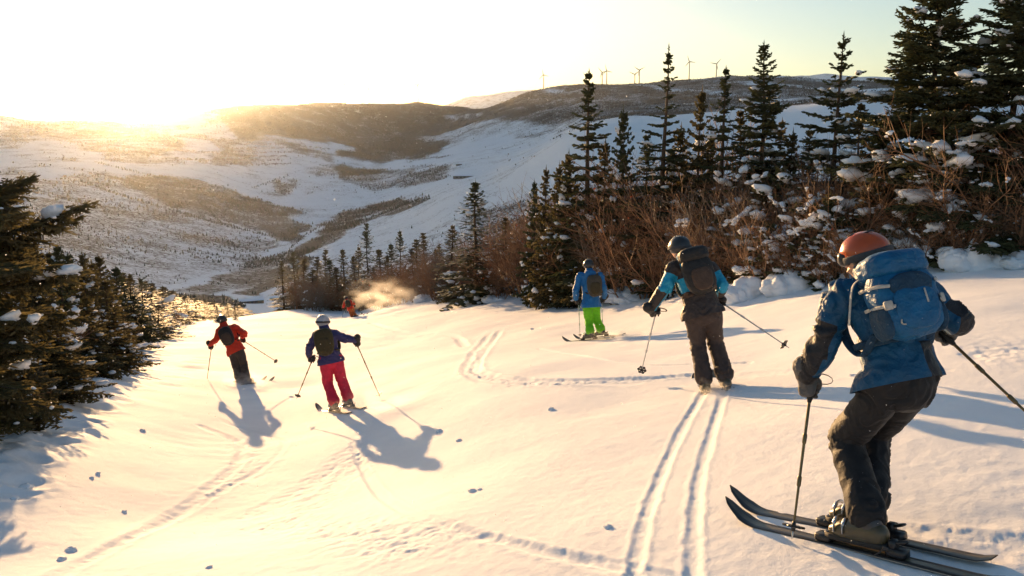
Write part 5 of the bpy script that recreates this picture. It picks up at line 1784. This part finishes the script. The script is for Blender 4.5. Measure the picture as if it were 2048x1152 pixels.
M['jacket_blue'] = cloth_mat('jacket_blue', BLUE, 0.55, 0.3, panel=BLK)
M['jacket_teal'] = cloth_mat('jacket_turquoise', srgb(16, 140, 180), 0.55, 0.3, panel=srgb(52, 44, 42))
M['jacket_blue2'] = cloth_mat('jacket_mid_blue', srgb(20, 100, 160), 0.6)
M['jacket_purple'] = cloth_mat('jacket_purple', srgb(58, 54, 100), 0.6)
M['jacket_red'] = cloth_mat('jacket_red', srgb(205, 52, 26), 0.6)
M['pants_black'] = cloth_mat('trousers_black', (0.010, 0.0098, 0.011, 1), 0.68, 0.16)
M['pants_brown'] = cloth_mat('trousers_brown', srgb(66, 54, 50), 0.7)
M['pants_lime'] = cloth_mat('trousers_lime', srgb(110, 195, 20), 0.65)
M['pants_pink'] = cloth_mat('trousers_raspberry', srgb(200, 36, 66), 0.65)
M['pants_grey'] = cloth_mat('trousers_grey', srgb(62, 54, 50), 0.7)
M['pants_rust'] = cloth_mat('trousers_rust', srgb(160, 84, 36), 0.7)
M['pack_blue'] = cloth_mat('pack_blue', srgb(2, 84, 128), 0.5, 0.3)
M['pack_blue_dark'] = cloth_mat('pack_mesh_navy', srgb(24, 58, 82), 0.75, 0.4, 400)
M['pack_black'] = cloth_mat('pack_black', (0.014, 0.013, 0.013, 1), 0.6, 0.3)
M['pack_brown'] = cloth_mat('pack_brown', srgb(70, 54, 44), 0.7, 0.3)
M['pack_olive'] = cloth_mat('pack_olive', srgb(58, 50, 26), 0.7, 0.3)
M['pack_grey'] = cloth_mat('pack_grey', srgb(64, 60, 52), 0.7, 0.3)
M['helmet_orange'] = simple_mat('helmet_copper', srgb(172, 74, 28), 0.25, 0.08, 10, spec=0.6)
M['helmet_black'] = simple_mat('helmet_black', (0.02, 0.019, 0.019), 0.28, 0.1, 10, spec=0.6)
M['helmet_silver'] = simple_mat('helmet_silver', (0.42, 0.42, 0.46), 0.3, 0.1, 10, spec=0.6)
M['pole_gold'] = simple_mat('pole_bronze', (0.16, 0.12, 0.06), 0.3, 0.1, 10, metal=0.7)
M['pole_dark'] = simple_mat('pole_dark', (0.03, 0.03, 0.035), 0.35, 0.1, 10)
M['pole_white'] = simple_mat('pole_grey', (0.4, 0.42, 0.45), 0.35, 0.1, 10)

skier(dict(who='hero', seed=1, voxel=0.009, foot=(1722, 1086), fwd=(-0.60, 0.80), ski_L=1.50, ski_tail=0.66, stance=0.17, stagger=0.05, look=(-0.75, 0.65), nod=-0.30,
    j=dict(head=(1730, 515, 0.17), neck=(1752, 568, 0.06), pelvis=(1806, 748, -0.06), shL=(1682, 592, 0.06), shR=(1846, 588, 0.10), elL=(1646, 690, 0.10), elR=(1914, 640, 0.02),
           haL=(1622, 776, 0.26), haR=(1886, 668, 0.20), knL=(1692, 878, 0.16), knR=(1748, 868, 0.30)),
    jacket=M['jacket_blue'], panel=panel1, pants=M['pants_black'], helmet=M['helmet_orange'], helmet_trim=True, boot=M['boot_gold'], glove=M['glove_grey'], sink=0.012, pole_mat=M['pole_gold'], pant_r=0.98, hem_drop=0.045, hem_r=0.95, hood=True,
    poleL=(1583, 1090), poleR=(2120, 888, -0.25),
    label='crouching skier in orange helmet, blue jacket and black trousers, nearest the camera',
    pole_label=('bronze ski pole planted left of the nearest skier', 'dark ski pole trailing right behind the nearest skier'),
    ski_label=('black ski under the left foot of the nearest skier, its tip farthest left', 'black ski under the right foot of the nearest skier, the farther one of the pair'),
    pack=dict(w=0.33, h=0.36, d=0.20, at=0.68, dx=-0.025, hero=True, mats=(M['pack_blue'], M['pack_blue_dark'], M['strap']), label='large blue backpack with rolled lid on the nearest skier')))

skier(dict(who='teal', seed=2, voxel=0.014, foot=(1430, 786), fwd=(0.10, 1.0), stance=0.22, look=(-0.35, 0.9), nod=-0.1, sink=0.05,
    j=dict(head=(1359, 497, 0.10), neck=(1378, 524, 0.04), pelvis=(1404, 616, -0.02), shL=(1346, 538, 0.02), shR=(1420, 538, 0.04), elL=(1333, 574, 0.0), elR=(1442, 571, -0.02),
           haL=(1312, 624, 0.14), haR=(1440, 603, 0.20), knL=(1394, 686, 0.10), knR=(1430, 682, 0.12)),
    jacket=M['jacket_teal'], panel=panel2, pants=M['pants_brown'], helmet=M['helmet_black'], boot=M['boot_gold'], pole_mat=M['pole_white'], hood=True,
    poleL=(1278, 773), poleR=(1580, 697, -0.3),
    label='skier in black helmet, turquoise and grey jacket and brown trousers, second nearest, skiing away',
    pole_label=('pale ski pole touching the snow left of the turquoise jacketed skier', 'ski pole lifted to the right of the turquoise jacketed skier'),
    ski_label=('left ski of the turquoise jacketed skier, sunk in powder', 'right ski of the turquoise jacketed skier, sunk in powder'),
    pack=dict(w=0.33, h=0.42, d=0.19, at=0.66, lid=True, mats=(M['pack_black'], M['pack_brown'], M['strap_dark']), label='black backpack with brown pocket on the turquoise jacketed skier')))

skier(dict(who='green', seed=3, voxel=0.018, foot=(1190, 678), fwd=(-0.62, 0.78), stance=0.34, ski_L=1.6, look=(-0.3, 0.95), nod=-0.05, sink=0.0,
    j=dict(head=(1177, 531, 0.04), neck=(1179, 547, 0.0), pelvis=(1182, 606, 0.0), shL=(1160, 552, 0.0), shR=(1200, 552, 0.03), elL=(1152, 580, -0.04), elR=(1207, 577, 0.0),
           haL=(1157, 603, 0.14), haR=(1203, 600, 0.22), knL=(1178, 643, 0.0), knR=(1193, 640, 0.06)),
    jacket=M['jacket_blue2'], pants=M['pants_lime'], helmet=M['helmet_black'], boot=M['boot_dark'], pole_mat=M['pole_white'], hood=True,
    poleL=(1160, 668, 0.1), poleR=(1206, 666, 0.5),
    label='skier in blue jacket and lime green trousers standing sideways by the thicket',
    pole_label=('thin ski pole left of the lime trousered skier', 'ski pole hidden mostly behind the lime trousered skier'),
    ski_label=('nearer ski of the lime trousered skier, tip to the left', 'farther ski of the lime trousered skier, tip to the left'),
    pack=dict(w=0.32, h=0.46, d=0.18, at=0.58, dx=0.06, lid=False, mats=(M['pack_grey'], M['pack_olive'], M['strap_dark']), label='grey olive backpack on the lime trousered skier')))

skier(dict(who='pink', seed=4, voxel=0.017, foot=(683, 817), fwd=(-0.55, 0.83), stance=0.26, look=(0.0, 1.0), nod=-0.1, sink=0.02,
    j=dict(head=(646, 645, 0.06), neck=(650, 662, 0.0), pelvis=(661, 716, 0.0), shL=(633, 671, 0.0), shR=(669, 668, 0.0), elL=(618, 696, 0.0), elR=(690, 677, 0.02),
           haL=(625, 719, 0.12), haR=(713, 687, 0.10), knL=(656, 766, 0.06), knR=(683, 760, 0.10)),
    jacket=M['jacket_purple'], pants=M['pants_pink'], helmet=M['helmet_silver'], boot=M['boot_dark'], pole_mat=M['pole_gold'], jacket_r=0.95,
    poleL=(597, 788, 0.25), poleR=(761, 796, 0.2),
    label='skier in silver helmet, purple jacket and raspberry trousers, casting a long shadow',
    pole_label=('ski pole held to the left by the raspberry trousered skier', 'ski pole held out to the right by the raspberry trousered skier'),
    ski_label=('left ski of the raspberry trousered skier, round tip showing', 'right ski of the raspberry trousered skier'),
    pack=dict(w=0.32, h=0.46, d=0.17, at=0.62, lid=False, mats=(M['pack_olive'], M['pack_olive'], M['strap_dark']), label='dark olive backpack on the raspberry trousered skier')))

skier(dict(who='red', seed=5, voxel=0.019, foot=(489, 767), fwd=(0.40, 0.92), stance=0.24, look=(-0.2, 1.0), nod=-0.1, sink=0.045,
    j=dict(head=(444, 641, 0.08), neck=(450, 655, 0.02), pelvis=(471, 698, 0.0), shL=(440, 660, 0.0), shR=(470, 655, 0.02), elL=(433, 679, 0.0), elR=(489, 668, -0.02),
           haL=(423, 694, 0.16), haR=(486, 681, 0.22), knL=(472, 732, 0.08), knR=(488, 729, 0.08)),
    jacket=M['jacket_red'], pants=M['pants_grey'], helmet=M['helmet_black'], boot=M['boot_dark'], pole_mat=M['pole_gold'],
    poleL=(413, 767, 0.1), poleR=(556, 725, -0.3),
    label='skier in black helmet, red jacket and grey trousers, leftmost of all the skiers',
    pole_label=('ski pole held down on the left by the red jacketed skier', 'ski pole lifted to the right by the red jacketed skier'),
    ski_label=('left ski of the red jacketed skier', 'right ski of the red jacketed skier, tip showing to the right'),
    pack=dict(w=0.31, h=0.44, d=0.17, at=0.60, lid=False, mats=(M['pack_black'], M['pack_brown'], M['strap_dark']), label='black backpack on the red jacketed skier')))

skier(dict(who='far', seed=6, voxel=0.024, foot=(709, 635), fwd=(0.6, 0.8), stance=0.30, look=(0.1, 1.0), nod=-0.2, sink=0.06,
    j=dict(head=(692, 597, 0.1), neck=(695, 602, 0.0), pelvis=(701, 616, -0.05), shL=(690, 604, 0.0), shR=(701, 602, 0.0), elL=(687, 612, 0.0), elR=(707, 607, 0.0),
           haL=(688, 617, 0.2), haR=(709, 612, 0.2), knL=(701, 625, 0.1), knR=(707, 624, 0.1)),
    jacket=M['jacket_red'], pants=M['pants_rust'], helmet=M['helmet_black'], boot=M['boot_dark'], pole_mat=M['pole_dark'],
    poleL=(684, 636, 0.0), poleR=(725, 628, -0.4),
    label='tiny distant skier in red jacket and rust trousers, farthest down the slope',
    pole_label=('left ski pole of the distant skier', 'right ski pole of the distant skier'),
    ski_label=('left ski of the distant skier', 'right ski of the distant skier'),
    pack=dict(w=0.31, h=0.44, d=0.17, at=0.60, lid=False, mats=(M['pack_black'], M['pack_olive'], M['strap_dark']), label='dark backpack on the distant skier')))
# ------------------------------------------------------------------ wind turbines on the ridges
def valley_hit(u, v):
    d = ray(u, v); hd = d[:2] / np.hypot(*d[:2]); sl = d[2] / np.hypot(*d[:2])
    r = np.geomspace(160, 3600, 2500)
    g = ground_h(hd[0] * r, hd[1] * r)
    k = int(np.argmax(CAM[2] + sl * r < g))
    return np.array([hd[0] * r[k], hd[1] * r[k], g[k]])

def ridge_point(u, vguess):
    d = ray(u, vguess); hd = d[:2] / np.hypot(*d[:2])
    r = np.linspace(2300, 3500, 500)
    g = ground_h(hd[0] * r, hd[1] * r)
    k = int(np.argmax((g - CAM[2]) / r))
    return np.array([hd[0] * r[k], hd[1] * r[k], g[k]]), r[k]

M['turbine'] = simple_mat('turbine_grey_steel', (0.16, 0.15, 0.145), 0.5, 0.05, 1)
TURB = [(232, 208, 'faintest wind turbine, left of the sun glow'), (508, 180, 'wind turbine first right of the sun on the dark ridge'), (618, 177, 'second wind turbine right of the sun'),
        (690, 172, 'wind turbine on the dark ridge, left one of a close pair'), (738, 180, 'wind turbine on the dark ridge, right one of a close pair'), (836, 173, 'wind turbine on the rounded top left of the saddle'),
        (1087, 152, 'wind turbine on the shoulder right of the saddle'), (1172, 157, 'wind turbine rotor just peeking over the ridge by the ragged spruce'), (1204, 147, 'left one of two overlapping wind turbines'),
        (1213, 144, 'right one of two overlapping wind turbines'), (1278, 143, 'taller one of two wind turbines left of the slender spruce'), (1269, 151, 'shorter one of two wind turbines left of the slender spruce'),
        (1378, 127, 'wind turbine between slender spruce and broad spruce'), (1432, 131, 'thin wind turbine above the narrow dark spruce'), (1683, 130, 'wind turbine behind the snow dusted spruce near the tall ones')]
for i, (u, vh_, lab) in enumerate(TURB):
    base, r = ridge_point(u, vh_ + 25)
    H = max(8.0, (to_px(base)[1] - vh_) * r / F_PX)
    BL = 11.5 * r / F_PX
    e = empty('wind_turbine', base, lab, 'wind turbine', 'wind turbines on the ridges')
    O = base
    mb = MB(); add_loft(mb, [[0, 0, -6], [0, 0, H * 0.5], [0, 0, H]], [2.2, 1.7, 1.3], n=8); mb.build('tower', M['turbine'], e)
    to = norm(np.array([-base[0] * 0.3 - 0.35 * r, -base[1], 0])); sd = np.array([to[1], -to[0], 0])
    hub = np.array([0, 0, H + 1.2])
    mb = MB(); add_box(mb, hub - to * 1.5, to * 4.0, sd * 1.6, np.array([0, 0, 1.6]), bev=0.3); mb.build('nacelle', M['turbine'], e)
    hc = hub + to * 3.4
    mb = MB(); add_blob(mb, hc, to * 1.8, sd * 1.5, np.array([0, 0, 1.5]), 2, 8, 6); mb.build('hub', M['turbine'], e)
    a0 = rng.random() * 2.1
    for k in range(3):
        a = a0 + k * 2.0944
        v_ = sd * math.cos(a) + np.array([0, 0, math.sin(a)])
        n_ = np.cross(v_, to)
        mb = MB(); add_loft(mb, [hc, hc + v_ * BL * 0.2, hc + v_ * BL * 0.6, hc + v_ * BL], [0.8, 1.5, 1.0, 0.45], [0.6, 0.5, 0.4, 0.3], n_, 8)
        mb.build('blade', M['turbine'], e)

# ------------------------------------------------------------------ sheds in the valley
M['barn'] = simple_mat('weathered_boards', (0.085, 0.05, 0.032), 0.85, 0.3, 2)
M['shed_wall'] = simple_mat('grey_shed_wall', (0.16, 0.14, 0.13), 0.85, 0.2, 2)
M['opening'] = simple_mat('dark_opening', (0.02, 0.018, 0.018), 0.6, 0.1, 2)
def shed(u, v, wpx, hpx, label, wall_mat, bays, yaw=0.05):
    p = valley_hit(u, v); r = np.hypot(p[0], p[1])
    w, h = wpx * r / F_PX, hpx * r / F_PX
    dp = w * 0.35
    e = empty('valley_shed', p, label, 'building', 'low buildings in the valley')
    e.rotation_euler = (0, 0, -math.atan2(p[0], p[1]) + yaw)
    X, Y, Z = np.eye(3)
    mb = MB(); add_box(mb, [0, 0, h * 0.25], X * w / 2, Y * dp / 2, Z * h * 0.55, bev=0.01); mb.build('wall', wall_mat, e, smooth=False)
    V = np.array([[-w * .53, -dp * .58, h * .78], [w * .53, -dp * .58, h * .78], [w * .53, dp * .58, h * .78], [-w * .53, dp * .58, h * .78], [-w * .53, 0, h * 1.12], [w * .53, 0, h * 1.12],
                  [-w * .53, -dp * .58, h * .70], [w * .53, -dp * .58, h * .70], [w * .53, dp * .58, h * .70], [-w * .53, dp * .58, h * .70]])
    mb = MB(); mb.add(V, np.array([[0, 1, 5, 4], [2, 3, 4, 5], [6, 7, 1, 0], [8, 9, 3, 2], [9, 8, 7, 6]])); mb.add(V, np.array([[0, 4, 3], [1, 2, 5], [0, 3, 9], [0, 9, 6], [1, 7, 8], [1, 8, 2]]))
    mb.build('roof', M['snow'], e, smooth=False)
    for k in range(bays):
        x = (k + 0.5) / bays * w * 0.9 - w * 0.45
        mb = MB(); add_box(mb, [x, -dp / 2 - 0.02, h * 0.32], X * w * 0.28 / bays, Y * 0.06, Z * h * 0.26, bev=0.05); mb.build('window', M['opening'], e, smooth=False)
    return e
shed(503, 607, 44, 9, 'long brown shed with snowy roof down in the valley above the red jacketed skier', M['barn'], 5, 0.15)
shed(548, 600, 16, 6, 'small grey hut right of the long brown valley shed', M['shed_wall'], 2)
shed(932, 356, 50, 6, 'long low grey building on the snowy valley floor far away', M['shed_wall'], 6, 0.1)
shed(918, 331, 12, 4, 'tiny far hut above the long low grey building', M['shed_wall'], 1)

# ------------------------------------------------------------------ clods of snow lying on the slope
for i, (u, v, px, lab) in enumerate([
    (48, 968, 26, 'biggest snow clod near the bottom of the left edge'), (28, 990, 18, 'snow clod just below the biggest one at the left edge'), (142, 1098, 22, 'snow clod beside the ski track at bottom left'),
    (123, 1118, 18, 'snow clod in the ski track at bottom left'), (285, 860, 13, 'small snow clod right of the left tree shadow'), (196, 950, 11, 'little snow clod below the left trees'),
    (183, 958, 9, 'tiny snow clod beside the little one below the left trees'), (880, 862, 13, 'dark snow clod above the shadow head of the raspberry trousered skier'), (918, 881, 12, 'snow clod right of the long shadow'),
    (1103, 825, 13, 'lone snow clod in the middle of the slope'), (946, 989, 16, 'broken snow clod below the long shadow'), (960, 986, 9, 'crumb of snow beside the broken clod'), (1216, 1061, 18, 'snow clod left of the twin ski grooves'),
    (420, 1142, 14, 'snow clod at the bottom edge of the photo'), (248, 1022, 12, 'snow clod between the two left ski tracks'), (1065, 660, 10, 'small snow clod left of the lime trousered skier'), (75, 870, 16, 'snow clod under the lowest left fir branches')]):
    g = hit(u, v); s_ = px * to_px(g)[2] / F_PX
    g[2] += float(detail_h(np.array([g[0]]), np.array([g[1]]))[0])
    mb = MB(); r_ = np.random.default_rng(500 + i); sd_ = int(r_.integers(900))
    add_blob(mb, [0, 0, s_ * 0.05], [s_ * 0.45, 0, 0], [0, s_ * 0.40, 0], [0, 0, s_ * 0.27], 2.2, 18, 12, lambda V: 1 + 0.35 * noise3(V, 1.6, sd_) + 0.2 * noise3(V, 4, sd_ + 2))
    for q in range(3):
        a = r_.random() * 6.28
        add_blob(mb, [math.cos(a) * s_ * 0.42, math.sin(a) * s_ * 0.36, s_ * 0.01], [s_ * 0.22, 0, 0], [0, s_ * 0.2, 0], [0, 0, s_ * 0.16], 2.2, 10, 7, lambda V: 1 + 0.3 * noise3(V, 2.2, sd_ + q))
    o = mb.build('snow_clod', M['snow']); o.location = g; o.rotation_euler = (0, 0, r_.random() * 6.28)
    tag(o, lab, 'snow clod', 'snow clods lying on the slope')

# ------------------------------------------------------------------ powder thrown up by the skis
def spray(c, half, density, seed, label, aniso=0.5):
    mb = MB(); add_blob(mb, [0, 0, 0], [1, 0, 0], [0, 1, 0], [0, 0, 1], 2, 20, 12)
    m_ = bpy.data.materials.new('powder_cloud'); m_.use_nodes = True
    nt = m_.node_tree; nt.nodes.clear()
    o = nt.nodes.new('ShaderNodeOutputMaterial'); p = nt.nodes.new('ShaderNodeVolumePrincipled')
    nt.links.new(p.outputs[0], o.inputs['Volume'])
    co = coords(nt, 'Object')
    ln = nt.nodes.new('ShaderNodeVectorMath'); ln.operation = 'LENGTH'; nt.links.new(co, ln.inputs[0])
    n = nt.nodes.new('ShaderNodeTexNoise'); n.inputs['Scale'].default_value = 2.6; n.inputs['Detail'].default_value = 4; n.inputs['Roughness'].default_value = 0.6
    mp = nt.nodes.new('ShaderNodeVectorMath'); mp.operation = 'ADD'; mp.inputs[1].default_value = (seed * 3.7, seed * 1.3, 0); nt.links.new(co, mp.inputs[0]); nt.links.new(mp.outputs[0], n.inputs['Vector'])
    fall = mathn(nt, 'SUBTRACT', 1.0, ln.outputs['Value'])
    k = mathn(nt, 'ADD', mathn(nt, 'MULTIPLY', mathn(nt, 'SUBTRACT', n.outputs['Fac'], 0.54), 3.4), mathn(nt, 'MULTIPLY', fall, 0.6))
    k = mathn(nt, 'MULTIPLY', mathn(nt, 'MAXIMUM', k, 0.0), mathn(nt, 'MULTIPLY', mathn(nt, 'MAXIMUM', fall, 0.0), density))
    nt.links.new(k, p.inputs['Density'])
    p.inputs['Color'].default_value = (0.97, 0.97, 0.98, 1)
    p.inputs['Anisotropy'].default_value = aniso
    ob = mb.build('snow_spray', m_)
    ob.location = c; ob.scale = half
    return tag(ob, label, 'snow spray', None, 'stuff')
g = hit(725, 632); spray(g + np.array([0.9, 0.6, 0.9]), (2.4, 1.6, 1.5), 0.9, 1, 'golden powder cloud behind the distant skier')
g = hit(770, 622); spray(g + np.array([1.0, 0.5, 0.8]), (2.4, 1.4, 1.2), 0.5, 2, 'thinner powder cloud right of the distant skier')
g = hit(488, 768); spray(g + np.array([0.0, -0.25, 0.10]), (0.9, 0.8, 0.40), 4.0, 3, 'powder swirling round the boots of the red jacketed skier')
g = hit(745, 826); spray(g + np.array([0.3, 0.0, 0.12]), (1.3, 0.8, 0.32), 1.6, 4, 'powder drifting right of the raspberry trousered skier')
g = hit(1428, 792); spray(g + np.array([0.05, -0.15, 0.06]), (0.36, 0.45, 0.20), 9.0, 5, 'powder over the boots of the turquoise jacketed skier')
g = hit(1235, 681); spray(g + np.array([0.2, 0.0, 0.08]), (0.9, 0.5, 0.2), 4.0, 6, 'powder trailing the lime trousered skier')

# ------------------------------------------------------------------ ice crystals drifting in the sunlit air
n = 1500
uu = np.concatenate([rng.uniform(-50, 1100, n), rng.uniform(1000, 2048, n // 5)])
vv = rng.uniform(150, 1100, len(uu))
dd = 2.5 * (26 / 2.5) ** rng.random(len(uu))
P = np.array([at(u, v, d) for u, v, d in zip(uu, vv, dd)])
P = P[P[:, 2] > ground_h(P[:, 0], P[:, 1]) + 0.15]
m, nt, b, out = new_mat('ice_crystal')
b.inputs['Base Color'].default_value = (0.9, 0.92, 0.95, 1)
tr = nt.nodes.new('ShaderNodeBsdfTranslucent'); tr.inputs['Color'].default_value = (0.95, 0.95, 0.95, 1)
ms = nt.nodes.new('ShaderNodeMixShader'); ms.inputs[0].default_value = 0.6
nt.links.new(b.outputs[0], ms.inputs[1]); nt.links.new(tr.outputs[0], ms.inputs[2]); nt.links.new(ms.outputs[0], out.inputs['Surface'])
sz = rng.uniform(0.002, 0.0055, len(P)) * (0.5 + 0.5 * np.minimum(2.2, (P @ FWD) / 8))
a, b2 = rng.normal(0, 1, (len(P), 3)), rng.normal(0, 1, (len(P), 3))
a /= np.linalg.norm(a, axis=1, keepdims=True); b2 = np.cross(a, b2); b2 /= np.linalg.norm(b2, axis=1, keepdims=True)
c2 = np.cross(a, b2)
V = np.stack([P + a * sz[:, None], P + b2 * sz[:, None], P - a * sz[:, None], P - b2 * sz[:, None], P + c2 * sz[:, None] * 0.3, P - c2 * sz[:, None] * 0.3], 1)
fq = np.array([[0, 1, 4], [1, 2, 4], [2, 3, 4], [3, 0, 4], [1, 0, 5], [2, 1, 5], [3, 2, 5], [0, 3, 5]])
mb = MB(); mb.add(V.reshape(-1, 3), ((np.arange(len(P)) * 6)[:, None, None] + fq[None]).reshape(-1, 3))
tag(mb.build('drifting_ice_crystals', m, smooth=False), 'tiny ice crystals drifting in the sunlit air', 'ice crystals', None, 'stuff')
# ------------------------------------------------------------------ the cold hazy air
def add_haze(density, aniso, color):
    mb = MB()
    lo, hi = np.array([-9500.0, -150.0, -420.0]), np.array([9500.0, 11200.0, 1150.0])
    c, h = (lo + hi) / 2, (hi - lo) / 2
    V = np.array([[x, y, z] for x in (-1, 1) for y in (-1, 1) for z in (-1, 1)], float) * h + c
    Fq = np.array([[0, 1, 3, 2], [4, 6, 7, 5], [0, 4, 5, 1], [2, 3, 7, 6], [0, 2, 6, 4], [1, 5, 7, 3]])
    mb.add(V, Fq)
    m = bpy.data.materials.new('haze_air'); m.use_nodes = True
    nt = m.node_tree; nt.nodes.clear()
    o = nt.nodes.new('ShaderNodeOutputMaterial'); p = nt.nodes.new('ShaderNodeVolumePrincipled')
    p.inputs['Density'].default_value = density
    p.inputs['Anisotropy'].default_value = aniso
    p.inputs['Color'].default_value = color
    nt.links.new(p.outputs[0], o.inputs['Volume'])
    ob = mb.build('haze', m, smooth=False)
    tag(ob, kind='stuff')
    return ob
add_haze(2.0e-5, 0.84, (0.86, 0.92, 1.0, 1))
